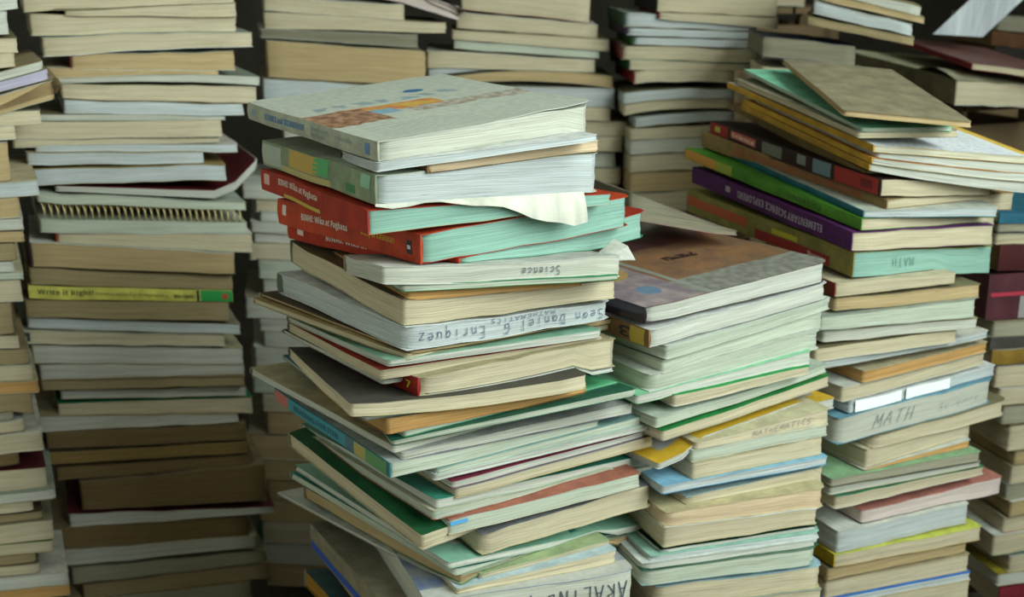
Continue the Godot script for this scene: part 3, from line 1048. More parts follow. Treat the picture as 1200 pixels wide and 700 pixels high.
# every book, lowest of its stack first: stack, id, name, near corner x y z, turn, width, depth, thickness at near and far end,
# slopes along width and depth, sag, curl, page colour, cover colours, spine side and colour, extras, label, category
const BOOKS := [
	["C", "", "paperback_book", -0.1014, 0.4673, -0.9985, 28.5, 0.2485, 0.2654, 0.0195, 0.0196, -0.1645, -0.0685, 0, 0, "mustard", "3d5c5a", "a37a2a", "K", "b8ae8c", {}, "mustard covered booklet lowest of the stack, first lowest in the centre stack", "book"],
	["C", "", "paperback_book", -0.0952, 0.4885, -1.0029, 26, 0.2342, 0.2691, 0.015, 0.0163, -0.1393, -0.0466, 0, 0, "old", "a58a58", "2f2c2c", "K", "c9bf9f", {}, "brown paper covered notebook near the stack foot, second lowest in the centre stack", "book"],
	["C", "blueband", "paperback_book", -0.0948, 0.4965, -1.0042, 27.5, 0.2371, 0.2755, 0.029, 0.0317, -0.1431, -0.0272, 0, 0, "greyb", "8a8470", "1d3f86", "A", "8a826a", {}, "book with blue spine band at the stack foot, third lowest in the centre stack", "book"],
	["C", "araling", "paperback_book", -0.0778, 0.5153, -1.0124, 20.5, 0.2121, 0.25, 0.0367, 0.0406, -0.0499, -0.0332, 0, 0, "greyw", "8d9298", "8d9298", "K", "cfd2c6", {"print": "blueish", "round": 1}, "fat book with bold inked capitals on its edge, fourth lowest in the centre stack", "book"],
	["C", "", "paperback_book", -0.0511, 0.5459, -1.028, 26, 0.1724, 0.2, 0.0114, 0.0176, -0.0333, -0.0391, 0, 0, "cream", "bfd3d6", "c0b78f", "K", "cfd2c6", {}, "cream paperback with pale blue cover edge, fifth lowest in the centre stack", "book"],
	["C", "", "paperback_book", -0.0303, 0.5484, -1.0442, 29.5, 0.1474, 0.19, 0.015, 0.0102, 0.0174, -0.045, 0, 0, "cream", "a7b98a", "bcd4d8", "K", "b8ae8c", {}, "cream paperback with green-edged corner, sixth lowest in the centre stack", "book"],
	["C", "", "booklet", -0.0491, 0.5505, -1.034, 40.5, 0.2166, 0.33, 0.0035, 0.0049, -0.1248, -0.0509, 0, 0, "white", "c9ccc4", "b5b8b0", "K", "d8d6c8", {}, "thin white leaflet poking far out at the side, seventh lowest in the centre stack", "booklet"],
	["C", "", "booklet", -0.0473, 0.5544, -1.0333, 39, 0.2304, 0.2894, 0.0131, 0.0088, -0.1039, -0.0416, 0, 0, "tan", "9ba890", "5f8a5c", "K", "a89a78", {}, "thick tan-edged workbook jutting far back, eighth lowest in the centre stack", "booklet"],
	["C", "", "booklet", -0.0527, 0.5681, -1.0322, 40, 0.2773, 0.2976, 0.007, 0.008, -0.1613, -0.0073, 0, 0, "greenw", "3f8f84", "c8cfba", "K", "9aa394", {}, "teal-striped booklet jutting at one corner, ninth lowest in the centre stack", "booklet"],
	["C", "", "booklet", -0.0578, 0.5783, -1.0261, 38, 0.273, 0.2933, 0.006, 0.0069, -0.1428, -0.0071, 0, 0, "white", "7fae94", "a9c4b0", "K", "8f8a72", {"print": "boxed2"}, "thin green booklet with grey picture panel, tenth lowest in the centre stack", "booklet"],
	["C", "", "paperback_book", -0.0284, 0.5828, -1.044, 32, 0.206, 0.19, 0.0209, 0.0253, 0.0002, 0.0221, 0, 0, "cream", "75787a", "c9c09a", "K", "c9bf9f", {"round": 1}, "cream paperback with grey cover and dark fore-edge, eleventh lowest in the centre stack", "book"],
	["C", "bottle", "paperback_book", -0.081, 0.6038, -1.0115, 36, 0.0962, 0.2654, 0.0151, 0.0157, 0.0676, 0.0513, 0, 0, "cream", "1f5a34", "b8b394", "K", "b8ae8c", {}, "cream book with bottle green cover turned outward, twelfth lowest in the centre stack", "book"],
	["C", "bluetab", "paperback_book", -0.0571, 0.6123, -1.0248, 30, 0.2139, 0.2, 0.0152, 0.0146, -0.0007, 0.0093, 0, 0, "greenw", "b0705c", "d9cfae", "K", "d8d6c8", {}, "white booklet with a small blue tab, thirteenth lowest in the centre stack", "book"],
	["C", "", "booklet", -0.0704, 0.6306, -1.0184, 35.5, 0.2665, 0.2724, 0.0092, 0.0085, -0.0785, -0.0327, 0, 0, "greenw", "c7c2a8", "a8604e", "K", "cfd2c6", {}, "cream booklet with reddish brown edge line, fourteenth lowest in the centre stack", "booklet"],
	["C", "", "booklet", -0.0682, 0.6378, -1.0227, 35.5, 0.2567, 0.2744, 0.0109, 0.0131, -0.0778, -0.0518, 0, 0, "white", "2f7f6a", "9db8a0", "K", "c9bf9f", {"print": "boxed"}, "thin dark green covered booklet with pale title box, fifteenth lowest in the centre stack", "booklet"],
	["C", "", "booklet", -0.0509, 0.6457, -1.0308, 32.5, 0.2301, 0.2, 0.0092, 0.011, 0.007, -0.0492, 0, 0, "cream", "7b8590", "c9b886", "K", "d8d6c8", {}, "cream softcover below the maroon booklet, sixteenth lowest in the centre stack", "booklet"],
	["C", "maroon", "booklet", -0.0539, 0.6549, -1.031, 32.5, 0.2315, 0.24, 0.0075, 0.0064, 0.0132, -0.0467, 0, 0, "white", "a2475a", "8d3f55", "K", "d8d6c8", {}, "thin maroon covered booklet with dark print, seventeenth lowest in the centre stack", "booklet"],
	["C", "", "booklet", -0.069, 0.6691, -1.0178, 31, 0.2414, 0.25, 0.0057, 0.0063, 0.002, -0.0441, 0, 0, "white", "bcd0c4", "d4dcd6", "K", "a89a78", {}, "thin white booklet with two staples, eighteenth lowest in the centre stack", "booklet"],
	["C", "", "booklet", -0.0667, 0.6743, -1.0191, 32, 0.2396, 0.25, 0.0057, 0.0081, 0.0041, -0.0416, 0, 0, "greenw", "8fb7ae", "cfdad2", "K", "c9bf9f", {}, "thin white booklet with grey-teal cover, nineteenth lowest in the centre stack", "booklet"],
	["C", "tealspine", "paperback_book", -0.1058, 0.682, -0.9959, 32.5, 0.2269, 0.2633, 0.0136, 0.0114, -0.0241, -0.039, 0, 0, "greenw", "a9b3ad", "b7beb2", "A", "3d7f88", {}, "workbook with teal and green picture spine, midway down the centre stack", "book"],
	["C", "", "booklet", -0.0966, 0.695, -1.0028, 29.5, 0.2474, 0.25, 0.0072, 0.0105, -0.0073, -0.025, 0, 0, "greyw", "a9aaa4", "8d7c95", "K", "cfd2c6", {}, "grey thin magazine with purple corner, midway down the centre stack", "booklet"],
	["C", "", "booklet", -0.103, 0.7029, -1.0013, 37.5, 0.2859, 0.279, 0.0064, 0.0073, -0.0626, -0.0109, 0, 0, "greyw", "b3a886", "cfd2c6", "K", "8f8a72", {}, "tan-edged magazine reaching far out to one side, midway down the centre stack", "booklet"],
	["C", "", "booklet", -0.1043, 0.7095, -1.0007, 19.5, 0.2335, 0.239, 0.0048, 0.0067, 0.0771, -0.1929, 0, 0, "greenw", "2d6b54", "2f7c62", "K", "c9bf9f", {}, "thin booklet with dark green cover, midway down the centre stack", "booklet"],
	["C", "mint", "booklet", -0.0943, 0.7115, -1.0075, 29, 0.2263, 0.21, 0.0111, 0.0121, -0.0067, -0.1548, 0, 0, "greenw", "6fcf94", "63b58a", "K", "cfd2c6", {}, "white workbook with mint green cover, midway down the centre stack", "booklet"],
	["C", "", "paperback_book", -0.1079, 0.7208, -0.9982, 28, 0.2028, 0.18, 0.0141, 0.0068, 0.0065, -0.1167, 0, 0, "orange", "c9a46c", "c09257", "K", "c9bf9f", {}, "orange-tan pulp paperback wedge, midway down the centre stack", "book"],
	["C", "", "booklet", -0.1272, 0.7378, -0.9887, 25.5, 0.1754, 0.2576, 0.0031, 0.0033, -0.0291, -0.0786, 0, 0, "grey", "2f6d94", "6f9a9f", "K", "d8d6c8", {}, "thin booklet with blue cover under the charcoal one, midway down the centre stack", "booklet"],
	["C", "charcoal", "paperback_book", -0.1367, 0.7435, -0.982, 22, 0.2219, 0.2487, 0.0123, 0.014, -0.0166, -0.1002, -0.0047, 0, "cream", "4c4a42", "c8bd93", "K", "7d7658", {}, "cream workbook with plain charcoal cover, midway down the centre stack", "book"],
	["C", "", "booklet", -0.0744, 0.742, -1.0149, 29.5, 0.1978, 0.2, 0.0024, 0.0043, -0.0095, -0.0937, 0, 0, "white", "7d7f7c", "d8dcda", "K", "d8d6c8", {}, "thin white leaflet below the red numeral spine, nineteenth down in the centre stack", "booklet"],
	["C", "seven", "paperback_book", -0.081, 0.7451, -1.0108, 30, 0.2118, 0.2, 0.0235, 0.0289, -0.0103, -0.0872, 0, 0, "cream", "b6ad88", "c0b894", "A", "a52a20", {"round": 1}, "thick cream paperback with red spine and yellow numeral, eighteenth down in the centre stack", "book"],
	["C", "", "booklet", -0.1135, 0.7576, -1.0244, 30, 0.1311, 0.2561, 0.004, 0.0042, -0.0426, -0.0807, 0, 0, "white", "4b4438", "b5ae9c", "K", "a89a78", {}, "rolled white booklet with dark cover, seventeenth down in the centre stack", "booklet"],
	["C", "", "booklet", -0.1131, 0.7667, -1.0096, 28, 0.2266, 0.2578, 0.0093, 0.0068, -0.0024, -0.0969, 0, 0, "cream", "b8452f", "c9bf9f", "K", "8f8a72", {}, "thin cream workbook with red cover edge, sixteenth down in the centre stack", "booklet"],
	["C", "", "booklet", -0.1053, 0.782, -1.0009, 29.5, 0.2193, 0.2583, 0.0054, 0.0075, -0.0316, -0.1026, 0, 0, "white", "8fbfa2", "d6dcd2", "K", "b8ae8c", {}, "thin white booklet with pale green cover, fifteenth down in the centre stack", "booklet"],
	["C", "", "booklet", -0.0906, 0.785, -1.0081, 39.5, 0.2502, 0.2748, 0.0054, 0.0061, -0.0805, -0.0286, 0, 0, "cream", "b09a6a", "a8946a", "K", "cfd2c6", {}, "thin tan booklet with frayed layered edges, fourteenth down in the centre stack", "booklet"],
	["C", "", "booklet", -0.0871, 0.7895, -1.0107, 38.5, 0.2391, 0.2773, 0.0031, 0.0052, -0.0678, -0.0242, 0, 0, "tan", "4a3a24", "4a3a24", "K", "c9bf9f", {}, "thin dark brown covered booklet, thirteenth down in the centre stack", "booklet"],
	["C", "sean", "paperback_book", -0.0905, 0.7944, -1.005, 34, 0.2254, 0.2674, 0.0213, 0.0169, -0.0334, -0.0294, 0, 0, "bluew", "dfe4e2", "dfe4e2", "K", "9aa394", {"round": 1}, "thick white textbook with a name inked on its edge, twelfth down in the centre stack", "book"],
	["C", "", "paperback_book", -0.0923, 0.8158, -1.0074, 30.5, 0.2211, 0.2656, 0.0226, 0.0174, -0.0246, -0.0018, 0, 0, "cream", "6f6248", "c8bd95", "K", "9aa394", {}, "thick yellowed paperback with brown fore-edge, eleventh down in the centre stack", "book"],
	["C", "", "booklet", -0.0888, 0.8375, -1.0105, 26, 0.1711, 0.2, 0.0075, 0.008, -0.0379, -0.0458, 0, 0, "orange", "c79a63", "b98b58", "K", "b8ae8c", {}, "thin orange-brown booklet, tenth down in the centre stack", "booklet"],
	["C", "", "booklet", -0.0931, 0.8468, -1.004, 20.5, 0.2032, 0.2572, 0.0059, 0.004, -0.0367, -0.0899, 0, 0, "greenw", "2f8f57", "2f8f57", "K", "7d7658", {}, "thin booklet with a bright green cover, ninth down in the centre stack", "booklet"],
	["C", "sci2", "paperback_book", -0.1082, 0.8559, -0.9947, 23.5, 0.2261, 0.1135, 0.0154, 0.0199, -0.074, -0.1303, -0.0014, 0, "greyw", "cfd0c6", "d8dbd4", "K", "b8ae8c", {}, "grey dog-eared workbook with ink scribble on its edge, eighth down in the centre stack", "book"],
	["C", "red3", "paperback_book", -0.0455, 0.8508, -1.0341, 42, 0.242, 0.2727, 0.0182, 0.0258, -0.0047, -0.036, 0, 0.0036, "teal", "a33320", "3d8a66", "A", "b93a24", {"round": 1}, "lower red-spined teal-edged reader with a curled corner, seventh down in the centre stack", "book"],
	["C", "red2", "paperback_book", -0.0766, 0.8687, -1.0141, 36.5, 0.2381, 0.2676, 0.0258, 0.0289, 0.004, -0.0373, 0, 0.0035, "teal", "c04424", "a33320", "A", "c4482a", {"round": 1}, "red-spined teal-edged reader with yellow spine lettering, sixth down in the centre stack", "book"],
	["C", "red1", "paperback_book", -0.1176, 0.8988, -0.9916, 30, 0.2418, 0.2635, 0.0207, 0.0095, 0.0072, -0.0114, 0, 0, "teal", "b43b22", "c0b08a", "A", "a8301f", {}, "red-spined reader with bulging teal page edges, fifth down in the centre stack", "book"],
	["C", "worn", "paperback_book", -0.1109, 0.9236, -0.9955, 31, 0.2246, 0.263, 0.0247, 0.0359, -0.0454, -0.0151, 0, 0, "bluew", "b9c3ac", "c9cdbc", "A", "8f9d7e", {"round": 1}, "worn book with green and yellow spine and torn sheet, fourth down in the centre stack", "book"],
	["C", "", "booklet", -0.0699, 0.946, -1.0169, 32, 0.1766, 0.22, 0.0093, 0.01, 0.0237, -0.0283, 0, 0, "pink", "d8c49a", "6b5a3c", "A", "8b6a45", {}, "short pinkish cream paperback set back from its neighbours, third down in the centre stack", "booklet"],
	["C", "", "booklet", -0.1098, 0.9506, -0.994, 24.5, 0.2041, 0.0994, 0.0077, 0.0052, 0.0657, -0.0415, 0, 0, "bluew", "dfe3e0", "dfe3e0", "K", "7d7658", {}, "thin white booklet poking out under the science textbook, second down in the centre stack", "booklet"],
	["C", "science", "paperback_book", -0.1082, 0.9586, -0.9964, 34, 0.2193, 0.2682, 0.016, 0.0292, 0.0158, 0.0257, 0, 0, "greyw", "b9bfb0", "b9bfb0", "A", "b4b9a4", {"print": "science", "lift": 0.004, "round": 1}, "pale science textbook with a printed picture cover, topmost of the centre stack", "book"],
	["L", "", "paperback_book", -0.6256, 0.2142, -1.5666, 21.2395, 0.2562, 0.1881, 0.0269, 0.0268, -0.0706, 0, 0, 0, "grey", "a89a78", "b8ae8c", "K", "a89a78", {}, "lowest grey paperback cut by the frame, first lowest in the yellow-spine stack", "book"],
	["L", "", "paperback_book", -0.607, 0.2366, -1.5746, 22.0564, 0.2647, 0.1884, 0.0268, 0.0268, -0.0654, 0, 0, 0, "old", "8a7a5c", "5a4c38", "K", "7d7658", {}, "olive grey paperback at the frame foot, second lowest in the yellow-spine stack", "book"],
	["L", "", "paperback_book", -0.6181, 0.2675, -1.5695, 23.0025, 0.2736, 0.2, 0.0252, 0.0196, -0.0779, 0, 0, 0, "grey", "8f8a72", "8f8a72", "K", "7d7658", {}, "grey cream paperback near the frame foot, third lowest in the yellow-spine stack", "book"],
	["L", "", "paperback_book", -0.6302, 0.2978, -1.5648, 22.2, 0.2735, 0.2097, 0.0249, 0.0194, -0.0862, 0, 0, 0, "greyw", "c9bf9f", "8f8a72", "K", "d8d6c8", {}, "grey paperback near the frame foot, fourth lowest in the yellow-spine stack", "book"],
	["L", "", "paperback_book", -0.6339, 0.3271, -1.5614, 22.984, 0.2679, 0.1965, 0.0298, 0.0357, -0.1363, 0, 0, 0, "brown", "8a7a5c", "8a7a5c", "K", "c9bf9f", {}, "brown paperback under the maroon-covered booklet, fifth lowest in the yellow-spine stack", "book"],
	["L", "", "paperback_book", -0.6146, 0.353, -1.5719, 21.4225, 0.2845, 0.1981, 0.022, 0.0096, -0.091, 0, 0, 0, "white", "5d1f22", "d8d6c8", "K", "cfd2c6", {}, "white booklet with maroon cover, sixth lowest in the yellow-spine stack", "book"],
	["L", "", "paperback_book", -0.5969, 0.3777, -1.577, 21.5031, 0.2557, 0.1938, 0.041, 0.0553, -0.1085, 0, 0, 0, "brown", "8a7a5c", "8a7a5c", "K", "cfd2c6", {}, "thick dark brown paperback, seventh lowest in the yellow-spine stack", "book"],
	["L", "", "paperback_book", -0.6246, 0.4259, -1.5696, 22.7828, 0.2695, 0.1931, 0.0189, 0.0161, -0.0813, 0, 0, 0, "brown", "6a5a40", "8a7a5c", "K", "a89a78", {}, "brown paperback with slit edge, eighth lowest in the yellow-spine stack", "book"],
	["L", "", "paperback_book", -0.6511, 0.4528, -1.5568, 23.0407, 0.2926, 0.1984, 0.0174, 0.0186, -0.0992, 0, 0, 0, "mustardp", "8a7a5c", "6a5a40", "K", "b8ae8c", {}, "yellowish tan booklet, ninth lowest in the yellow-spine stack", "book"],
	["L", "", "paperback_book", -0.6305, 0.4743, -1.562, 23.1301, 0.2702, 0.2036, 0.0235, 0.025, -0.1085, 0, 0, 0, "brown", "8a7a5c", "5a4c38", "K", "9aa394", {}, "orange-brown thick paperback, tenth lowest in the yellow-spine stack", "book"],
	["L", "", "paperback_book", -0.641, 0.4999, -1.5598, 22.1168, 0.2702, 0.1911, 0.0233, 0.013, -0.0916, 0, 0, 0, "greyw", "a89a78", "a89a78", "K", "c9bf9f", {}, "pale grey paperback, eleventh lowest in the yellow-spine stack", "book"],
	["L", "", "paperback_book", -0.6146, 0.5119, -1.5733, 23.1527, 0.2628, 0.2038, 0.0246, 0.0248, -0.107, 0, 0, 0, "cream", "1d7a4c", "c9bf9f", "K", "a89a78", {}, "cream paperback with emerald cover, twelfth lowest in the yellow-spine stack", "book"],
	["L", "", "paperback_book", -0.6102, 0.5418, -1.5756, 22.7356, 0.25, 0.1915, 0.0122, 0.0142, -0.121, 0, 0, 0, "greyw", "7d7658", "b8ae8c", "K", "d8d6c8", {}, "short grey booklet, thirteenth lowest in the yellow-spine stack", "book"],
	["L", "", "paperback_book", -0.6302, 0.5585, -1.5631, 21.1049, 0.2697, 0.1916, 0.0145, 0.0128, -0.1008, 0, 0, 0, "old", "7d6c4c", "7d6c4c", "K", "d8d6c8", {}, "thin brown booklet, fourteenth lowest in the yellow-spine stack", "book"],
	["L", "", "paperback_book", -0.6306, 0.5726, -1.5643, 23.0723, 0.2724, 0.2054, 0.0228, 0.0167, -0.1135, 0, 0, 0, "white", "8f8a72", "a89a78", "K", "a89a78", {}, "white thick block book, lower of two, fifteenth lowest in the yellow-spine stack", "book"],
	["L", "", "paperback_book", -0.6378, 0.5967, -1.5638, 23.132, 0.2788, 0.1975, 0.0262, 0.0255, -0.1406, 0, 0, 0, "white", "b8ae8c", "b8ae8c", "K", "7d7658", {}, "white thick block book, upper of two, sixteenth lowest in the yellow-spine stack", "book"],
	["L", "labelled", "paperback_book", -0.6472, 0.6265, -1.5563, 22.6939, 0.2656, 0.196, 0.0188, 0.0163, -0.1365, 0, 0, 0, "cream", "9aa394", "cfd2c6", "A", "6d6248", {}, "cream paperback with dark spine label, seventeenth lowest in the yellow-spine stack", "book"],
	["L", "", "paperback_book", -0.6392, 0.6456, -1.5631, 22.6003, 0.2783, 0.1995, 0.0153, 0.0151, -0.1483, 0, 0, 0, "bluew", "8f8a72", "a89a78", "K", "c9bf9f", {}, "white two-ply booklet, eighteenth lowest in the yellow-spine stack", "book"],
	["L", "", "paperback_book", -0.6385, 0.662, -1.5592, 22.3854, 0.2649, 0.2098, 0.0233, 0.0273, -0.1354, 0, 0, 0, "old", "8a7a5c", "5a4c38", "K", "c9bf9f", {}, "brown-edged paperback under the yellow spine, nineteenth lowest in the yellow-spine stack", "book"],
	["L", "write", "paperback_book", -0.6328, 0.6863, -1.5639, 22.3671, 0.2627, 0.2072, 0.0174, 0.016, -0.1244, 0, 0, 0, "cream", "cfcf70", "cfcf70", "F", "d3cf62", {}, "slim yellow-spined penmanship book with green end, midway down the yellow-spine stack", "book"],
	["L", "", "paperback_book", -0.6309, 0.7044, -1.5655, 22.9607, 0.2634, 0.2082, 0.023, 0.0209, -0.1316, 0, 0, 0, "old", "8a7a5c", "6a5a40", "K", "a89a78", {}, "tan paperback above the yellow spine, midway down the yellow-spine stack", "book"],
	["L", "", "paperback_book", -0.6261, 0.7287, -1.5651, 21.2721, 0.2617, 0.1929, 0.0331, 0.0304, -0.1326, 0, 0, 0, "tan", "cfd2c6", "7d7658", "A", "3d1c33", {}, "thick tan paperback with plum spine corner, nineteenth down in the yellow-spine stack", "book"],
	["L", "", "paperback_book", -0.5957, 0.7522, -1.5817, 21.6751, 0.2544, 0.1933, 0.0183, 0.0267, -0.1194, 0, 0, 0, "cream", "cfd2c6", "9aa394", "A", "b9481f", {}, "cream paperback with orange spine corner, eighteenth down in the yellow-spine stack", "book"],
	["L", "spiral", "spiral_notebook", -0.613, 0.7727, -1.5717, 23.0489, 0.269, 0.2117, 0.0539, 0.0469, -0.1045, 0, 0, 0, "greenw", "b9c2b0", "b9bcae", "K", "a89a78", {}, "spiral-bound notebook with brass coil, seventeenth down in the yellow-spine stack", "notebook"],
	["L", "bent", "booklet", -0.591, 0.8263, -1.5795, 22.4621, 0.2634, 0.211, 0.0067, 0.0119, -0.1208, 0, 0, 0, "white", "6e1f22", "c9c9bd", "K", "cfd2c6", {"bend": [0.83, 1.05]}, "book bent upward with a maroon cover, sixteenth down in the yellow-spine stack", "booklet"],
	["L", "", "paperback_book", -0.6134, 0.8349, -1.569, 20.867, 0.2439, 0.1947, 0.021, 0.0209, -0.0312, 0, 0.0011, 0, "bluew", "a08c58", "c9bf9f", "K", "7d7658", {}, "white block book with tan cover line, fifteenth down in the yellow-spine stack", "book"],
	["L", "", "paperback_book", -0.6193, 0.8616, -1.5678, 22.0423, 0.2225, 0.1965, 0.0164, 0.0161, -0.0515, 0, 0, 0, "bluew", "a89a78", "7d6a3c", "K", "7d7658", {}, "white grey workbook with brown wrapper below, fourteenth down in the yellow-spine stack", "book"],
	["L", "", "booklet", -0.6102, 0.8769, -1.575, 22.764, 0.2584, 0.2058, 0.0099, 0.0116, -0.0597, 0, 0, 0, "bluew", "d8d6c8", "b8ae8c", "K", "a89a78", {}, "thin white booklet, thirteenth down in the yellow-spine stack", "booklet"],
	["L", "", "booklet", -0.6339, 0.8849, -1.5655, 23.1638, 0.2609, 0.2085, 0.0109, 0.0081, -0.0324, 0, 0, 0, "cream", "cfd2c6", "cfd2c6", "K", "c9bf9f", {}, "thin cream booklet with bent corner, twelfth down in the yellow-spine stack", "booklet"],
	["L", "", "paperback_book", -0.6345, 0.8958, -1.565, 21.5912, 0.2641, 0.1934, 0.0227, 0.0218, -0.0396, 0, 0, 0, "cream", "c9bf9f", "d8d6c8", "K", "b8ae8c", {}, "thick cream paperback reaching far out, eleventh down in the yellow-spine stack", "book"],
	["L", "", "booklet", -0.6073, 0.9176, -1.5723, 22.6527, 0.2425, 0.2008, 0.0086, 0.008, -0.0449, 0, 0, 0, "greyw", "7d7658", "9aa394", "K", "8f8a72", {}, "thin grey cream booklet, tenth down in the yellow-spine stack", "booklet"],
	["L", "", "paperback_book", -0.5737, 0.9241, -1.5891, 21.4267, 0.2293, 0.1968, 0.0195, 0.016, -0.055, 0, 0, 0, "bluew", "7d7658", "8f8a72", "K", "cfd2c6", {}, "bright white page block book, ninth down in the yellow-spine stack", "book"],
	["L", "", "paperback_book", -0.5746, 0.9438, -1.5877, 23.1484, 0.2503, 0.2087, 0.0194, 0.0241, -0.0712, 0, 0, 0, "cream", "7d7658", "7d7658", "K", "d8d6c8", {}, "cream paperback with curled cover, eighth down in the yellow-spine stack", "book"],
	["L", "", "booklet", -0.5771, 0.9635, -1.5844, 22.1036, 0.2578, 0.1886, 0.0064, 0.0114, -0.046, 0, 0.0033, 0, "greyw", "9aa394", "9aa394", "K", "a89a78", {}, "floppy thin workbook with lifted cover, seventh down in the yellow-spine stack", "booklet"],
	["L", "", "paperback_book", -0.5859, 0.9703, -1.5801, 23.0824, 0.2145, 0.2007, 0.0138, 0.0112, -0.0371, 0, 0, 0, "tan", "c9bf9f", "c9bf9f", "K", "9aa394", {}, "thin tan booklet with ragged edge, sixth down in the yellow-spine stack", "book"],
	["L", "", "paperback_book", -0.5596, 0.9799, -1.5922, 22.7893, 0.2072, 0.1919, 0.0203, 0.0258, -0.0395, 0, 0, 0, "tan", "9aa394", "cfd2c6", "A", "6b1f1c", {}, "tan pulp paperback with dark red spine, fifth down in the yellow-spine stack", "book"],
	["L", "", "paperback_book", -0.5893, 0.9969, -1.5791, 21.0453, 0.2633, 0.1962, 0.0242, 0.0189, 0.0229, 0, 0.0022, 0, "cream", "9aa394", "dfe3df", "K", "9aa394", {}, "cream paperback jutting past its neighbours, fourth down in the yellow-spine stack", "book"],
	["L", "", "paperback_book", -0.6024, 1.0221, -1.5793, 21.9184, 0.2567, 0.1996, 0.0281, 0.0199, -0.0015, 0, 0, 0, "cream", "a89a78", "9aa394", "K", "7d7658", {}, "thick smooth cream paperback, third down in the yellow-spine stack", "book"],
	["L", "", "paperback_book", -0.5621, 1.0476, -1.5918, 21.0948, 0.2147, 0.2084, 0.0136, 0.0186, -0.0266, 0, 0, 0, "cream", "b8ae8c", "b8ae8c", "K", "a89a78", {}, "short cream paperback, second down in the yellow-spine stack", "book"],
	["L", "", "paperback_book", -0.6067, 1.0516, -1.5725, 21.4054, 0.2616, 0.1963, 0.0236, 0.012, 0.0342, 0, 0, 0, "cream", "d8d6c8", "7d7658", "K", "d8d6c8", {}, "grey cream paperback at the frame edge, first down in the yellow-spine stack", "book"],
	["F", "", "paperback_book", -0.8149, 0.3277, -1.3383, 24.0002, 0.241, 0.1923, 0.0208, 0.0221, -0.1122, 0, 0, 0, "grey", "b8ae8c", "9aa394", "K", "c9bf9f", {}, "grey booklet cut by the frame, first lowest in the far left stack", "book"],
	["F", "", "paperback_book", -0.8133, 0.3492, -1.3391, 23.532, 0.263, 0.2062, 0.0138, 0.0147, -0.1122, 0, 0, 0, "orange", "c9bf9f", "a89a78", "K", "b8ae8c", {}, "orange-tan booklet at frame foot, second lowest in the far left stack", "book"],
	["F", "", "paperback_book", -0.811, 0.364, -1.3392, 22.9209, 0.2603, 0.1928, 0.0149, 0.0158, -0.1019, 0, 0, 0, "white", "d8d6c8", "b8ae8c", "K", "c9bf9f", {}, "white sheaf opening at the corner, third lowest in the far left stack", "book"],
	["F", "", "booklet", -0.8105, 0.3787, -1.3417, 23.3722, 0.2258, 0.1906, 0.0125, 0.0132, -0.0849, 0, 0, 0, "cream", "7d7658", "a89a78", "K", "c9bf9f", {}, "rounded cream booklet, fourth lowest in the far left stack", "booklet"],
	["F", "", "paperback_book", -0.8099, 0.391, -1.3443, 23.4429, 0.2217, 0.1911, 0.0136, 0.0144, -0.0795, 0, 0, 0, "old", "6a5a40", "6a5a40", "K", "cfd2c6", {}, "tan paperback, fifth lowest in the far left stack", "book"],
	["F", "", "paperback_book", -0.8068, 0.4065, -1.3429, 23.614, 0.241, 0.2013, 0.0147, 0.0156, -0.0876, 0, 0, 0, "cream", "4c7a3c", "a89a78", "K", "9aa394", {}, "booklet with green line, sixth lowest in the far left stack", "book"],
	["F", "", "paperback_book", -0.8049, 0.4206, -1.3461, 22.9599, 0.2406, 0.2087, 0.0247, 0.0262, -0.0779, 0, 0, 0, "cream", "8f8a72", "a89a78", "K", "cfd2c6", {}, "broad cream paperback, seventh lowest in the far left stack", "book"],
	["F", "", "booklet", -0.8029, 0.4467, -1.3457, 24.7239, 0.2282, 0.19, 0.0112, 0.0118, -0.0788, 0, 0, 0, "old", "6a5a40", "5a4c38", "K", "8f8a72", {}, "tan booklet, eighth lowest in the far left stack", "booklet"],
	["F", "", "paperback_book", -0.8007, 0.4591, -1.3454, 22.9738, 0.2156, 0.2105, 0.0133, 0.014, -0.0554, 0, 0, 0, "cream", "a89a78", "d8d6c8", "K", "8f8a72", {}, "cream booklet, ninth lowest in the far left stack", "book"],
	["F", "", "booklet", -0.7982, 0.4739, -1.3445, 22.9381, 0.2418, 0.2045, 0.0121, 0.0129, -0.0655, 0, 0, 0, "white", "9aa394", "a89a78", "K", "8f8a72", {}, "white fanned sheaf, tenth lowest in the far left stack", "booklet"],
	["F", "", "paperback_book", -0.7971, 0.4846, -1.35, 24.1694, 0.2308, 0.2048, 0.0286, 0.0303, -0.0653, 0, 0, 0, "cream", "5a2026", "9aa394", "K", "cfd2c6", {}, "cream paperback with maroon cover, eleventh lowest in the far left stack", "book"],
	["F", "", "paperback_book", -0.7946, 0.5162, -1.3505, 23.4207, 0.1986, 0.1916, 0.0163, 0.0171, -0.0329, 0, 0, 0, "brown", "30506a", "5a4c38", "K", "cfd2c6", {}, "dark blue and brown booklet, twelfth lowest in the far left stack", "book"],
	["F", "", "paperback_book", -0.7898, 0.5345, -1.3485, 23.8134, 0.2249, 0.2099, 0.0237, 0.0251, -0.0473, 0, 0, 0, "cream", "d8d6c8", "d8d6c8", "K", "c9bf9f", {}, "cream paperback reaching out, thirteenth lowest in the far left stack", "book"],
	["F", "", "paperback_book", -0.7878, 0.5592, -1.3488, 24.6696, 0.2031, 0.1945, 0.0139, 0.0147, -0.0336, 0, 0, 0, "cream", "cfd2c6", "a89a78", "K", "7d7658", {}, "thin rounded booklet, fourteenth lowest in the far left stack", "book"],
	["F", "", "booklet", -0.7893, 0.5711, -1.3538, 23.0515, 0.1918, 0.1944, 0.0096, 0.0101, -0.0119, 0, 0, 0, "grey", "a89a78", "8f8a72", "K", "d8d6c8", {}, "thin grey booklet, fifteenth lowest in the far left stack", "booklet"],
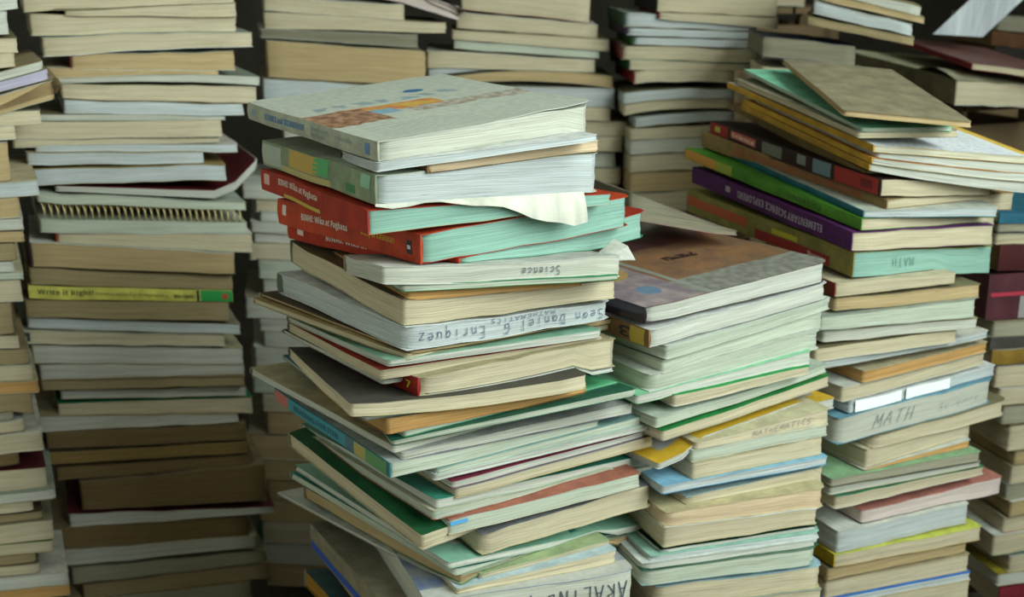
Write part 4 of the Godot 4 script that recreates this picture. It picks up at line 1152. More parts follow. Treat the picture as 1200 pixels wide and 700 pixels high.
	["F", "", "paperback_book", -0.7821, 0.5955, -1.3515, 25.1642, 0.21, 0.2069, 0.0264, 0.0281, -0.1112, 0, 0, 0, "old", "8a7a5c", "7d6c4c", "K", "8f8a72", {}, "brown thick paperback, sixteenth lowest in the far left stack", "book"],
	["F", "", "paperback_book", -0.7811, 0.6212, -1.3536, 24.2974, 0.2166, 0.2003, 0.0147, 0.0156, -0.0999, 0, 0, 0, "orange", "b8ae8c", "c9bf9f", "K", "d8d6c8", {}, "orange-tan booklet reaching out, seventeenth lowest in the far left stack", "book"],
	["F", "", "paperback_book", -0.7794, 0.6351, -1.3556, 23.8571, 0.2094, 0.1884, 0.0199, 0.021, -0.0915, 0, 0, 0, "cream", "9aa394", "b8ae8c", "K", "8f8a72", {}, "cream paperback reaching out, eighteenth lowest in the far left stack", "book"],
	["F", "", "paperback_book", -0.7765, 0.655, -1.3555, 24.5332, 0.2039, 0.1885, 0.0197, 0.0209, -0.0883, 0, 0, 0, "old", "8a7a5c", "5a4c38", "K", "8f8a72", {}, "tan grey paperback, nineteenth lowest in the far left stack", "book"],
	["F", "", "paperback_book", -0.7753, 0.6741, -1.3573, 23.6139, 0.193, 0.1927, 0.0155, 0.0163, -0.075, 0, 0, 0, "cream", "7d7658", "d8d6c8", "K", "a89a78", {}, "cream booklet with dark mark, midway down the far left stack", "book"],
	["F", "", "paperback_book", -0.7715, 0.6895, -1.3609, 23.1875, 0.1838, 0.1984, 0.0389, 0.0408, -0.0656, 0, 0, 0, "old", "5a4c38", "5a4c38", "K", "b8ae8c", {}, "fat brownish paperback, nineteenth down in the far left stack", "book"],
	["F", "", "paperback_book", -0.7672, 0.7296, -1.3601, 23.9694, 0.1943, 0.2118, 0.0253, 0.0266, -0.0614, 0, 0, 0, "cream", "9aa394", "cfd2c6", "K", "a89a78", {}, "cream paperback with square end, eighteenth down in the far left stack", "book"],
	["F", "", "booklet", -0.7676, 0.754, -1.3634, 23.327, 0.1963, 0.2109, 0.0101, 0.0106, -0.0521, 0, 0, 0, "greenw", "c9bf9f", "8f8a72", "K", "8f8a72", {}, "thin pale green booklet, seventeenth down in the far left stack", "booklet"],
	["F", "", "booklet", -0.7654, 0.7643, -1.3625, 23.1431, 0.1854, 0.2092, 0.012, 0.0126, -0.0457, 0, 0, 0, "white", "8f8a72", "d8d6c8", "K", "c9bf9f", {}, "white booklet, sixteenth down in the far left stack", "booklet"],
	["F", "", "paperback_book", -0.7635, 0.7767, -1.3648, 23.1707, 0.1869, 0.2052, 0.0209, 0.022, -0.0427, 0, 0, 0, "old", "6a5a40", "7d6c4c", "K", "a89a78", {}, "brown paperback, fifteenth down in the far left stack", "book"],
	["F", "", "paperback_book", -0.7596, 0.7994, -1.3616, 24.4067, 0.1956, 0.2068, 0.0128, 0.0135, -0.0438, 0, 0, 0, "tan", "8f8a72", "7d7658", "K", "7d7658", {}, "rounded tan booklet, fourteenth down in the far left stack", "book"],
	["F", "", "booklet", -0.7591, 0.8127, -1.364, 22.9741, 0.1944, 0.1938, 0.0118, 0.0124, -0.0345, 0, 0, 0, "white", "d8d6c8", "c9bf9f", "K", "a89a78", {}, "pale booklet, thirteenth down in the far left stack", "booklet"],
	["F", "", "paperback_book", -0.7578, 0.8209, -1.367, 23.1291, 0.19, 0.1909, 0.0235, 0.0247, -0.0042, 0, 0, 0, "tan", "9aa394", "cfd2c6", "K", "c9bf9f", {}, "shadowed tan paperback, twelfth down in the far left stack", "book"],
	["F", "", "paperback_book", -0.754, 0.8467, -1.3652, 24.1428, 0.2108, 0.2106, 0.0175, 0.0185, -0.0084, 0, 0, 0, "bluew", "c9bf9f", "c9bf9f", "K", "c9bf9f", {}, "bluish white sheaf, eleventh down in the far left stack", "book"],
	["F", "", "paperback_book", -0.75, 0.8634, -1.3696, 24.9037, 0.1765, 0.2106, 0.0443, 0.0464, 0.0078, 0, 0, 0, "tan", "d8d6c8", "8f8a72", "K", "b8ae8c", {}, "tan thick paperback, tenth down in the far left stack", "book"],
	["F", "", "paperback_book", -0.7475, 0.9095, -1.3697, 23.9473, 0.1842, 0.2106, 0.0152, 0.016, 0.0193, 0, 0, 0, "cream", "d8d6c8", "cfd2c6", "K", "7d7658", {}, "thin cream booklet, ninth down in the far left stack", "book"],
	["F", "", "paperback_book", -0.7454, 0.9265, -1.3706, 24.4626, 0.2118, 0.1989, 0.0161, 0.017, 0.0128, 0, 0, 0, "cream", "8f8a72", "a89a78", "K", "cfd2c6", {}, "cream booklet under curling pages, eighth down in the far left stack", "book"],
	["F", "fanpages", "paperback_book", -0.7471, 0.9058, -1.3694, 24.2701, 0.23, 0.2001, 0.0209, 0.0218, 0.2207, 0, 0, 0, "tan", "d8d6c8", "9aa394", "K", "a89a78", {}, "tan workbook with curling fanned pages, seventh down in the far left stack", "book"],
	["F", "", "booklet", -0.7459, 0.9284, -1.3706, 24.624, 0.2241, 0.2099, 0.0113, 0.0118, 0.2317, 0, 0, 0, "lilac", "a89a78", "c9bf9f", "K", "cfd2c6", {}, "lilac edged booklet tilted upward, sixth down in the far left stack", "booklet"],
	["F", "", "booklet", -0.744, 0.9399, -1.3698, 24.6534, 0.218, 0.2002, 0.0094, 0.0098, 0.2412, 0, 0, 0, "greyw", "a89a78", "9aa394", "K", "b8ae8c", {}, "fanned grey booklet tilted upward, fifth down in the far left stack", "booklet"],
	["F", "", "paperback_book", -0.7371, 0.9882, -1.3718, 24.1447, 0.1812, 0.194, 0.0157, 0.0165, 0.0413, 0, 0, 0, "cream", "b8ae8c", "a89a78", "K", "8f8a72", {}, "cream paperback, fourth down in the far left stack", "book"],
	["F", "", "paperback_book", -0.7362, 1.0037, -1.3747, 24.1331, 0.1838, 0.2068, 0.0165, 0.0174, 0.0446, 0, 0, 0, "cream", "7d7658", "8f8a72", "K", "c9bf9f", {}, "rounded cream paperback, third down in the far left stack", "book"],
	["F", "", "paperback_book", -0.7331, 1.0237, -1.3773, 24.1355, 0.1723, 0.1958, 0.0273, 0.0286, 0.0551, 0, 0, 0, "white", "c9bf9f", "d8d6c8", "K", "9aa394", {}, "white paperback, second down in the far left stack", "book"],
	["F", "", "paperback_book", -0.7315, 1.051, -1.3785, 23.2136, 0.1827, 0.1994, 0.0154, 0.0161, 0.0584, 0, 0, 0, "white", "9aa394", "cfd2c6", "K", "a89a78", {}, "white booklet at the top corner, first down in the far left stack", "book"],
	["R1", "", "paperback_book", -0.4325, 0.0447, -1.9767, 11.3066, 0.2648, 0.203, 0.0434, 0.0446, -0.1587, 0, 0, 0, "tan", "c9bf9f", "c9bf9f", "K", "c9bf9f", {}, "tan book by the frame foot, first lowest in the rear cloth-spine stack", "book"],
	["R1", "", "paperback_book", -0.4456, 0.09, -1.973, 10.0518, 0.2703, 0.2081, 0.0395, 0.0406, -0.1414, 0, 0, 0, "greyw", "1f5a44", "c9bf9f", "K", "7d7658", {}, "booklet with green cover, second lowest in the rear cloth-spine stack", "book"],
	["R1", "", "paperback_book", -0.4358, 0.1289, -1.9741, 9.8748, 0.2652, 0.1912, 0.0424, 0.0436, -0.1368, 0, 0, 0, "cream", "a89a78", "cfd2c6", "K", "a89a78", {}, "curved tan booklet, third lowest in the rear cloth-spine stack", "book"],
	["R1", "", "paperback_book", -0.4399, 0.1699, -1.9773, 11.4389, 0.2678, 0.2046, 0.0388, 0.04, -0.1453, 0, 0, 0, "tan", "c9bf9f", "b8ae8c", "K", "c9bf9f", {}, "plain cream paperback, fourth lowest in the rear cloth-spine stack", "book"],
	["R1", "", "paperback_book", -0.4232, 0.2074, -1.98, 11.7834, 0.2597, 0.202, 0.0385, 0.0397, -0.1452, 0, 0, 0, "tan", "cfd2c6", "a89a78", "K", "7d7658", {}, "plain tan paperback, fifth lowest in the rear cloth-spine stack", "book"],
	["R1", "", "paperback_book", -0.429, 0.2472, -1.9772, 11.0105, 0.2618, 0.208, 0.0381, 0.0392, -0.1344, 0, 0, 0, "tan", "cfd2c6", "7d7658", "K", "a89a78", {}, "tan paperback behind white corner, sixth lowest in the rear cloth-spine stack", "book"],
	["R1", "", "paperback_book", -0.4491, 0.2864, -1.9745, 11.7493, 0.2716, 0.1913, 0.0471, 0.0485, -0.1338, 0, 0, 0, "tan", "8f8a72", "b8ae8c", "K", "8f8a72", {}, "thick tan paperback, seventh lowest in the rear cloth-spine stack", "book"],
	["R1", "", "paperback_book", -0.4188, 0.3309, -1.981, 11.9407, 0.2569, 0.2031, 0.0405, 0.0417, -0.1325, 0, 0, 0, "tan", "c9bf9f", "9aa394", "K", "c9bf9f", {}, "broad tan paperback, eighth lowest in the rear cloth-spine stack", "book"],
	["R1", "", "paperback_book", -0.4248, 0.3721, -1.9792, 11.3437, 0.2592, 0.1891, 0.0339, 0.0349, -0.1234, 0, 0, 0, "cream", "7d7658", "7d7658", "K", "9aa394", {}, "cream paperback, ninth lowest in the rear cloth-spine stack", "book"],
	["R1", "", "paperback_book", -0.4375, 0.4077, -1.9744, 12.1633, 0.2656, 0.1916, 0.0274, 0.0283, -0.1235, 0, 0, 0, "greenw", "b8ae8c", "9aa394", "K", "a89a78", {}, "pale green-grey booklet, tenth lowest in the rear cloth-spine stack", "book"],
	["R1", "", "paperback_book", -0.4291, 0.4338, -1.9783, 11.9098, 0.2613, 0.1973, 0.0213, 0.0219, -0.1195, 0, 0, 0, "greyw", "cfd2c6", "b8ae8c", "K", "8f8a72", {}, "pale thin booklet, eleventh lowest in the rear cloth-spine stack", "book"],
	["R1", "", "paperback_book", -0.4322, 0.4556, -1.9766, 11.6013, 0.2624, 0.2038, 0.0331, 0.0341, -0.115, 0, 0, 0, "greyw", "cfd2c6", "c9bf9f", "K", "b8ae8c", {}, "grey soft booklet, twelfth lowest in the rear cloth-spine stack", "book"],
	["R1", "", "paperback_book", -0.4162, 0.4882, -1.9784, 10.3587, 0.2538, 0.2021, 0.0269, 0.0276, -0.1059, 0, 0, 0, "greyw", "d8d6c8", "8f8a72", "K", "c9bf9f", {}, "layered pale booklet, thirteenth lowest in the rear cloth-spine stack", "book"],
	["R1", "", "paperback_book", -0.4225, 0.5153, -1.9777, 9.9, 0.2566, 0.1885, 0.0238, 0.0244, -0.1001, 0, 0, 0, "greyw", "8f8a72", "7d7658", "K", "8f8a72", {}, "grey layered booklet, fourteenth lowest in the rear cloth-spine stack", "book"],
	["R1", "", "paperback_book", -0.4415, 0.5409, -1.9716, 10.434, 0.2657, 0.1902, 0.0353, 0.0363, -0.0988, 0, 0, 0, "greyw", "8f8a72", "cfd2c6", "K", "b8ae8c", {}, "pale grey booklet, nineteenth down in the rear cloth-spine stack", "book"],
	["R1", "", "paperback_book", -0.4128, 0.5738, -1.9802, 10.2824, 0.2517, 0.2001, 0.0322, 0.033, -0.0971, 0, 0, 0, "greyw", "8a2a24", "c9bf9f", "K", "a89a78", {}, "grey booklet with red corner, eighteenth down in the rear cloth-spine stack", "book"],
	["R1", "", "paperback_book", -0.4182, 0.607, -1.9761, 10.7159, 0.2542, 0.1994, 0.0319, 0.0327, -0.0952, 0, 0, 0, "greenw", "8f8a72", "cfd2c6", "K", "cfd2c6", {}, "pale rumpled booklet, seventeenth down in the rear cloth-spine stack", "book"],
	["R1", "", "paperback_book", -0.4321, 0.6381, -1.9792, 10.5429, 0.2608, 0.1966, 0.0288, 0.0296, -0.09, 0, 0, 0, "cream", "a89a78", "d8d6c8", "K", "cfd2c6", {}, "tan grey paperback, sixteenth down in the rear cloth-spine stack", "book"],
	["R1", "", "paperback_book", -0.4237, 0.6665, -1.9809, 11.113, 0.2569, 0.1939, 0.0157, 0.0162, -0.09, 0, 0, 0, "greyw", "1f5a44", "7d7658", "K", "d8d6c8", {}, "booklet with dark green cover, fifteenth down in the rear cloth-spine stack", "book"],
	["R1", "", "paperback_book", -0.4265, 0.6831, -1.9772, 10.4318, 0.2578, 0.2111, 0.0185, 0.019, -0.0854, 0, 0, 0, "greyw", "cfd2c6", "7d7658", "K", "9aa394", {}, "small grey booklet, fourteenth down in the rear cloth-spine stack", "book"],
	["R1", "", "paperback_book", -0.4112, 0.7012, -1.9793, 10.9027, 0.2505, 0.1918, 0.017, 0.0175, -0.0866, 0, 0, 0, "white", "9aa394", "c9bf9f", "K", "c9bf9f", {}, "pale booklet beside the coil notebook, thirteenth down in the rear cloth-spine stack", "book"],
	["R1", "", "paperback_book", -0.4178, 0.718, -1.9802, 10.4766, 0.2534, 0.1938, 0.0212, 0.0217, -0.0827, 0, 0, 0, "cream", "7d7658", "cfd2c6", "K", "8f8a72", {}, "thin tan booklet in shade, twelfth down in the rear cloth-spine stack", "book"],
	["R1", "", "paperback_book", -0.4363, 0.7405, -1.9731, 11.819, 0.2628, 0.2089, 0.0252, 0.0259, -0.0833, 0, 0, 0, "greyw", "cfd2c6", "7d7658", "K", "b8ae8c", {}, "thin grey paperback beside the maroon bend, eleventh down in the rear cloth-spine stack", "book"],
	["R1", "", "paperback_book", -0.3499, 0.7619, -1.9939, 10.4134, 0.2201, 0.1919, 0.0336, 0.0344, -0.0847, 0, 0, 0, "greyw", "a89a78", "a89a78", "K", "c9bf9f", {}, "pale grey paperback in shade, tenth down in the rear cloth-spine stack", "book"],
	["R1", "", "paperback_book", -0.3553, 0.7964, -1.9887, 10.1116, 0.2222, 0.1897, 0.0374, 0.0382, -0.0797, 0, 0, 0, "cream", "c9bf9f", "b8ae8c", "K", "b8ae8c", {}, "tan paperback in deep shade, ninth down in the rear cloth-spine stack", "book"],
	["R1", "", "paperback_book", -0.3684, 0.8336, -1.9896, 10.7713, 0.2288, 0.1963, 0.0384, 0.0393, -0.0762, 0, 0, 0, "greyw", "a89a78", "d8d6c8", "K", "a89a78", {}, "grey paperback in deep shade, eighth down in the rear cloth-spine stack", "book"],
	["R1", "", "paperback_book", -0.3597, 0.872, -1.9896, 11.7975, 0.2248, 0.205, 0.0299, 0.0307, -0.0752, 0, 0, 0, "cream", "c9bf9f", "c9bf9f", "K", "c9bf9f", {}, "cream paperback hidden behind the science textbook, seventh down in the rear cloth-spine stack", "book"],
	["R1", "", "paperback_book", -0.3963, 0.8972, -1.9834, 11.4506, 0.2206, 0.2116, 0.0363, 0.0331, -0.0724, 0, 0, 0, "bluew", "a89a78", "c9bf9f", "K", "b8ae8c", {}, "bright white book with curled cover, sixth down in the rear cloth-spine stack", "book"],
	["R1", "cloth", "paperback_book", -0.388, 0.9347, -1.985, 11.8031, 0.2538, 0.1974, 0.0584, 0.0547, -0.0787, 0, 0, 0, "tan", "c9bf9f", "b8ae8c", "A", "6a5636", {}, "fat tan dictionary with woven cloth spine, fifth down in the rear cloth-spine stack", "book"],
	["R1", "", "paperback_book", -0.3958, 0.9959, -1.9811, 11.7654, 0.25, 0.1984, 0.0131, 0.0202, -0.0776, 0, 0, 0, "greyb", "d8d6c8", "cfd2c6", "K", "b8ae8c", {}, "grey hard-edged thin book, fourth down in the rear cloth-spine stack", "book"],
	["R1", "", "paperback_book", -0.3893, 1.0103, -1.9829, 10.9394, 0.2888, 0.2104, 0.0261, 0.0161, -0.0385, 0, 0, 0, "cream", "7d7658", "b8ae8c", "K", "cfd2c6", {}, "thick cream paperback with long overhang, third down in the rear cloth-spine stack", "book"],
	["R1", "", "paperback_book", -0.388, 1.0377, -1.9821, 11.5594, 0.221, 0.2012, 0.0207, 0.0253, -0.0866, 0, 0, 0, "cream", "cfd2c6", "cfd2c6", "K", "b8ae8c", {}, "cream paperback at the frame top, second down in the rear cloth-spine stack", "book"],
	["R1", "sheaf", "paperback_book", -0.242, 1.0627, -2.0125, 9.8436, 0.1594, 0.2, 0.0183, 0.0214, -0.2727, 0, 0.0028, 0, "pinkw", "d9d2cc", "cfc4c0", "K", "c9bf9f", {}, "loose pinkish sheets drooping over the edge, first down in the rear cloth-spine stack", "book"],
	["R2", "", "paperback_book", -0.0862, 0.7252, -2.0601, 1.0844, 0.265, 0.199, 0.0277, 0.0278, -0.0258, 0, 0, 0, "tan", "c9bf9f", "b8ae8c", "K", "8f8a72", {}, "shaded tan paperback, fourteenth down in the rear middle stack", "book"],
	["R2", "", "paperback_book", -0.0858, 0.7546, -2.0591, 2.0397, 0.2701, 0.1892, 0.0275, 0.0277, -0.0279, 0, 0, 0, "cream", "9aa394", "b8ae8c", "K", "a89a78", {}, "shaded plain paperback, thirteenth down in the rear middle stack", "book"],
	["R2", "", "paperback_book", -0.0856, 0.7831, -2.0614, 2.4612, 0.2611, 0.194, 0.0259, 0.0261, -0.0293, 0, 0, 0, "greyw", "b8ae8c", "cfd2c6", "K", "8f8a72", {}, "shaded grey paperback, twelfth down in the rear middle stack", "book"],
	["R2", "", "paperback_book", -0.0852, 0.811, -2.0574, 0.9456, 0.2704, 0.1847, 0.0228, 0.0229, -0.0237, 0, 0, 0, "cream", "d8d6c8", "d8d6c8", "K", "7d7658", {}, "shaded cream paperback, eleventh down in the rear middle stack", "book"],
	["R2", "", "paperback_book", -0.0851, 0.8346, -2.0618, 1.5306, 0.2789, 0.1915, 0.0241, 0.0243, -0.0242, 0, 0, 0, "cream", "8f8a72", "c9bf9f", "K", "d8d6c8", {}, "cream paperback with bent corner, tenth down in the rear middle stack", "book"],
	["R2", "", "paperback_book", -0.0847, 0.8593, -2.0579, 1.1538, 0.249, 0.1844, 0.0225, 0.0226, -0.0253, 0, 0, 0, "cream", "8f8a72", "8f8a72", "K", "c9bf9f", {}, "cream paperback beside pale textbook corner, ninth down in the rear middle stack", "book"],
	["R2", "", "paperback_book", -0.0901, 0.8828, -2.0618, 2.2807, 0.2617, 0.1933, 0.0308, 0.0324, -0.0316, 0, 0, 0, "bluew", "d8d6c8", "d8d6c8", "K", "9aa394", {}, "bright white paperback with square end, eighth down in the rear middle stack", "book"],
	["R2", "", "paperback_book", -0.1095, 0.9139, -2.0588, 1.9496, 0.2774, 0.1942, 0.0139, 0.0196, -0.0236, 0, 0.0099, 0, "tan", "8f8a72", "c9bf9f", "K", "7d7658", {}, "arched tan paperback, seventh down in the rear middle stack", "book"],
	["R2", "inked", "booklet", -0.1388, 0.9277, -2.0599, 3.1418, 0.2678, 0.1899, 0.0111, 0.0084, -0.0051, 0, 0.0114, 0, "bluew", "c9bf9f", "7d7658", "K", "b8ae8c", {}, "arched white booklet with ink writing, sixth down in the rear middle stack", "booklet"],
	["R2", "", "paperback_book", -0.1395, 0.9431, -2.0571, 2.5504, 0.2775, 0.1833, 0.0275, 0.0208, -0.0339, 0, 0, 0, "cream", "d8d6c8", "9aa394", "K", "c9bf9f", {}, "cream paperback above inked edge, fifth down in the rear middle stack", "book"],
	["R2", "", "paperback_book", -0.0962, 0.9731, -2.0614, 1.4053, 0.2407, 0.1803, 0.0137, 0.011, -0.0705, 0, 0, 0, "greenw", "cfd2c6", "b8ae8c", "K", "8f8a72", {}, "thin pale cream booklet, fourth down in the rear middle stack", "book"],
	["R2", "", "paperback_book", -0.0987, 0.9883, -2.0601, 2.3823, 0.26, 0.1801, 0.015, 0.0207, -0.0821, 0, 0, 0, "cream", "a89a78", "7d7658", "K", "c9bf9f", {}, "wide cream paperback, third down in the rear middle stack", "book"],
	["R2", "", "paperback_book", -0.0915, 1.0059, -2.0619, 2.5958, 0.2329, 0.1901, 0.0258, 0.0219, -0.0732, 0, 0, 0, "cream", "cfd2c6", "8f8a72", "K", "c9bf9f", {}, "cream paperback, upper, second down in the rear middle stack", "book"],
	["R2", "", "paperback_book", -0.0828, 1.0371, -2.0615, 1.9743, 0.2104, 0.1787, 0.0296, 0.0447, -0.1111, 0, 0, 0, "cream", "c9bf9f", "c78f80", "K", "d8d6c8", {}, "pale paperback with pink cover line at frame top, first down in the rear middle stack", "book"],
	["R3", "", "paperback_book", 0.1948, 0.7072, -2.0191, 2.8273, 0.1851, 0.1946, 0.0331, 0.0331, 0.0369, 0, 0, 0, "cream", "9aa394", "b8ae8c", "K", "9aa394", {}, "lowest cream paperback in view, sixteenth down in the rear dark-spine stack", "book"],
	["R3", "", "paperback_book", 0.194, 0.7417, -2.0193, 4.1971, 0.1853, 0.2021, 0.0328, 0.0329, 0.0329, 0, 0, 0, "tan", "a89a78", "9aa394", "K", "d8d6c8", {}, "shaded tan paperback, fifteenth down in the rear dark-spine stack", "book"],
	["R3", "", "paperback_book", 0.1935, 0.7753, -2.0223, 2.4956, 0.1835, 0.1969, 0.0283, 0.0284, 0.0391, 0, 0, 0, "cream", "8f8a72", "a89a78", "K", "8f8a72", {}, "plain cream paperback in shade, fourteenth down in the rear dark-spine stack", "book"],
	["R3", "", "paperback_book", 0.1925, 0.8058, -2.0176, 4.0234, 0.1837, 0.2051, 0.0224, 0.0225, 0.0352, 0, 0, 0, "greyw", "cfd2c6", "cfd2c6", "K", "9aa394", {}, "shaded grey paperback, thirteenth down in the rear dark-spine stack", "book"],
	["R3", "", "paperback_book", 0.1919, 0.8297, -2.0168, 3.6018, 0.1828, 0.2081, 0.0181, 0.0182, 0.037, 0, 0, 0, "cream", "a89a78", "b8ae8c", "K", "b8ae8c", {}, "shaded cream paperback, twelfth down in the rear dark-spine stack", "book"],
	["R3", "", "paperback_book", 0.2, 0.8489, -2.0193, 2.5586, 0.1649, 0.2082, 0.0167, 0.0153, 0.0616, 0, 0.0028, 0, "bluew", "9aa394", "b8ae8c", "K", "d8d6c8", {}, "grey-white paperback with loose flap, eleventh down in the rear dark-spine stack", "book"],
	["R3", "", "paperback_book", 0.1814, 0.8697, -2.019, 2.5247, 0.1826, 0.1914, 0.0166, 0.0152, 0.0477, 0, 0.0056, 0, "cream", "d8d6c8", "b8ae8c", "K", "7d7658", {}, "arched cream paperback, tenth down in the rear dark-spine stack", "book"],
	["R3", "", "paperback_book", 0.1793, 0.888, -2.0163, 1.8086, 0.183, 0.1998, 0.0178, 0.0151, 0.0415, 0, 0.0042, 0, "bluew", "7d7658", "b8ae8c", "K", "7d7658", {}, "arched white-grey book, ninth down in the rear dark-spine stack", "book"],
	["R3", "", "paperback_book", 0.1966, 0.9206, -2.0185, 3.9545, 0.166, 0.1997, 0.0191, 0.0178, 0.0015, 0, 0.0028, 0, "cream", "c9bf9f", "d8d6c8", "A", "84201d", {}, "arched cream book with red spine block, eighth down in the rear dark-spine stack", "book"],
	["R3", "", "paperback_book", 0.188, 0.9423, -2.0197, 3.9285, 0.2052, 0.2049, 0.0163, 0.0109, -0.0127, 0, 0, 0, "cream", "7fb89a", "cfd2c6", "A", "14472a", {}, "cream book with teal cover line, seventh down in the rear dark-spine stack", "book"],
	["R3", "", "paperback_book", 0.1752, 0.9597, -2.0217, 2.1183, 0.2309, 0.2077, 0.0216, 0.0217, -0.0324, 0, 0, 0, "cream", "8f8a72", "8f8a72", "A", "5d1d1a", {"round": 1}, "cream book with dark red spine, sixth down in the rear dark-spine stack", "book"],
	["R3", "", "booklet", 0.1926, 0.9827, -2.0204, 2.1402, 0.2123, 0.2006, 0.0121, 0.0135, -0.0343, 0, 0, 0, "bluew", "7d7658", "a89a78", "A", "1d5a2c", {"round": 1}, "white book with green spine, lower, fifth down in the rear dark-spine stack", "booklet"],
	["R3", "", "booklet", 0.1824, 0.9977, -2.0176, 4.0694, 0.2191, 0.1931, 0.012, 0.0108, -0.035, 0, 0, 0, "bluew", "7d7658", "cfd2c6", "A", "3a1d42", {"round": 1}, "white book with purple spine, fourth down in the rear dark-spine stack", "booklet"],
	["R3", "", "paperback_book", 0.1781, 1.0108, -2.0219, 2.8787, 0.2195, 0.1944, 0.0226, 0.0134, -0.0394, 0, 0, 0, "bluew", "9aa394", "a89a78", "A", "183f26", {"round": 1}, "white book with dark green spine, upper, third down in the rear dark-spine stack", "book"],
	["R3", "", "paperback_book", 0.2335, 1.0229, -2.0191, 2.9015, 0.1943, 0.2077, 0.0106, 0.0174, -0.085, 0, 0, 0, "cream", "c9bf9f", "d8d6c8", "A", "7a2420", {}, "cream paperback with long overhang, second down in the rear dark-spine stack", "book"],
	["R3", "", "paperback_book", 0.2298, 1.0348, -2.02, 4.1475, 0.1972, 0.2105, 0.0356, 0.0372, -0.0504, 0, 0, 0, "cream", "d8d6c8", "a89a78", "A", "1c1a17", {}, "cream book with black spine at frame top, first down in the rear dark-spine stack", "book"],
	["M", "", "paperback_book", 0.1452, 0.4568, -1.1234, 17.5, 0.194, 0.22, 0.0252, 0.0252, -0.0514, 0, 0, 0, "cream", "9aa394", "d8d6c8", "K", "a89a78", {}, "lowest cream paperback cut by the frame, first lowest in the picture-cover stack", "book"],
	["M", "", "paperback_book", 0.1446, 0.4822, -1.1248, 18, 0.1963, 0.22, 0.024, 0.026, -0.0566, 0, 0, 0, "cream", "9fc0c8", "bdb58e", "K", "9aa394", {"round": 1}, "thick cream paperback at frame foot, second lowest in the picture-cover stack", "book"],
	["M", "", "paperback_book", 0.1292, 0.5127, -1.1146, 19, 0.2053, 0.23, 0.016, 0.0198, -0.0559, 0, 0, 0, "greenw", "5b7a66", "8aa3a0", "K", "9aa394", {"round": 1}, "white cream book with dark side, third lowest in the picture-cover stack", "book"],
	["M", "", "booklet", 0.129, 0.5294, -1.115, 20, 0.2116, 0.24, 0.0075, 0.0089, -0.0449, 0, 0, 0, "white", "d4dcd6", "2c5a44", "K", "8f8a72", {"round": 1}, "white lower booklet of three, fourth lowest in the picture-cover stack", "booklet"],
	["M", "", "booklet", 0.1379, 0.5341, -1.1204, 21, 0.2047, 0.24, 0.0075, 0.0079, -0.0414, 0, 0, 0, "bluew", "9cc9b6", "d6dcd8", "K", "cfd2c6", {"round": 1}, "white middle booklet of three, fifth lowest in the picture-cover stack", "booklet"],
	["M", "", "booklet", 0.1488, 0.5379, -1.1277, 22, 0.1959, 0.24, 0.0075, 0.0079, -0.0404, 0, 0, 0, "white", "12402c", "9fc4b4", "K", "a89a78", {"round": 1}, "white booklet of three with bottle green cover, nineteenth down in the picture-cover stack", "booklet"],
	["M", "", "paperback_book", 0.1512, 0.5481, -1.1262, 21, 0.1831, 0.21, 0.0224, 0.0176, -0.0256, 0, 0, 0, "cream", "d8d9cf", "bfb893", "K", "d8d6c8", {}, "cream paperback with white cover line, eighteenth down in the picture-cover stack", "book"],
	["M", "", "paperback_book", 0.1517, 0.571, -1.127, 21.5, 0.194, 0.22, 0.0158, 0.0224, -0.0568, 0, 0, 0, "pink", "c4b98f", "c4b98f", "K", "9aa394", {"round": 1}, "tan cream paperback with notched corner, seventeenth down in the picture-cover stack", "book"],
	["M", "", "paperback_book", 0.175, 0.5781, -1.1454, 26, 0.1823, 0.2, 0.0168, 0.0247, -0.0377, 0, 0, 0, "cream", "9fb6b4", "bdb58e", "K", "cfd2c6", {"round": 1}, "cream paperback under the blue booklet, sixteenth down in the picture-cover stack", "book"],
	["M", "", "booklet", 0.1482, 0.6061, -1.1269, 25, 0.2062, 0.24, 0.0091, 0.0087, -0.0217, 0, 0, 0, "bluew", "86b9d2", "4f93b8", "K", "cfd2c6", {}, "white booklet with sky blue cover and label, fifteenth down in the picture-cover stack", "booklet"],
	["M", "", "paperback_book", 0.1801, 0.6098, -1.1433, 27.5, 0.1703, 0.2, 0.023, 0.0233, -0.0158, 0, 0, 0, "cream", "bdb58e", "bdb58e", "K", "8f8a72", {}, "thick cream paperback with dark side, fourteenth down in the picture-cover stack", "book"],
	["M", "", "booklet", 0.179, 0.633, -1.145, 26.5, 0.1744, 0.2, 0.0128, 0.0116, -0.0113, 0, 0, 0, "greenw", "cfcdb4", "cfcdb4", "K", "8f8a72", {}, "pale cream paperback, thirteenth down in the picture-cover stack", "booklet"],
	["M", "pencil", "paperback_book", 0.183, 0.6464, -1.1456, 29, 0.1771, 0.22, 0.0064, 0.0174, -0.0354, 0, 0, 0, "cream", "c9c39f", "c9c7ae", "K", "a89a78", {}, "cream workbook with pencilled edge, twelfth down in the picture-cover stack", "book"],
	["M", "framed", "booklet", 0.1436, 0.6342, -1.123, 37, 0.2674, 0.24, 0.0063, 0.012, 0.0172, 0, 0.0054, 0, "white", "8d8f8c", "d6dad6", "K", "a89a78", {"print": "frame"}, "white booklet with yellow-framed grey cover, eleventh down in the picture-cover stack", "booklet"],
	["M", "", "booklet", 0.1467, 0.6635, -1.1238, 36, 0.2455, 0.24, 0.0107, 0.0117, 0.028, 0, -0.0008, 0, "cream", "2f8a45", "b5b39a", "K", "cfd2c6", {}, "cream booklet with bright green stripe, tenth down in the picture-cover stack", "booklet"],
	["M", "", "booklet", 0.1392, 0.679, -1.1204, 36, 0.2501, 0.27, 0.0106, 0.0087, 0.0288, 0, -0.0015, 0, "greenw", "b9c7b4", "b9c2a8", "K", "d8d6c8", {}, "workbook with pale sage cover drooping forward, ninth down in the picture-cover stack", "booklet"],
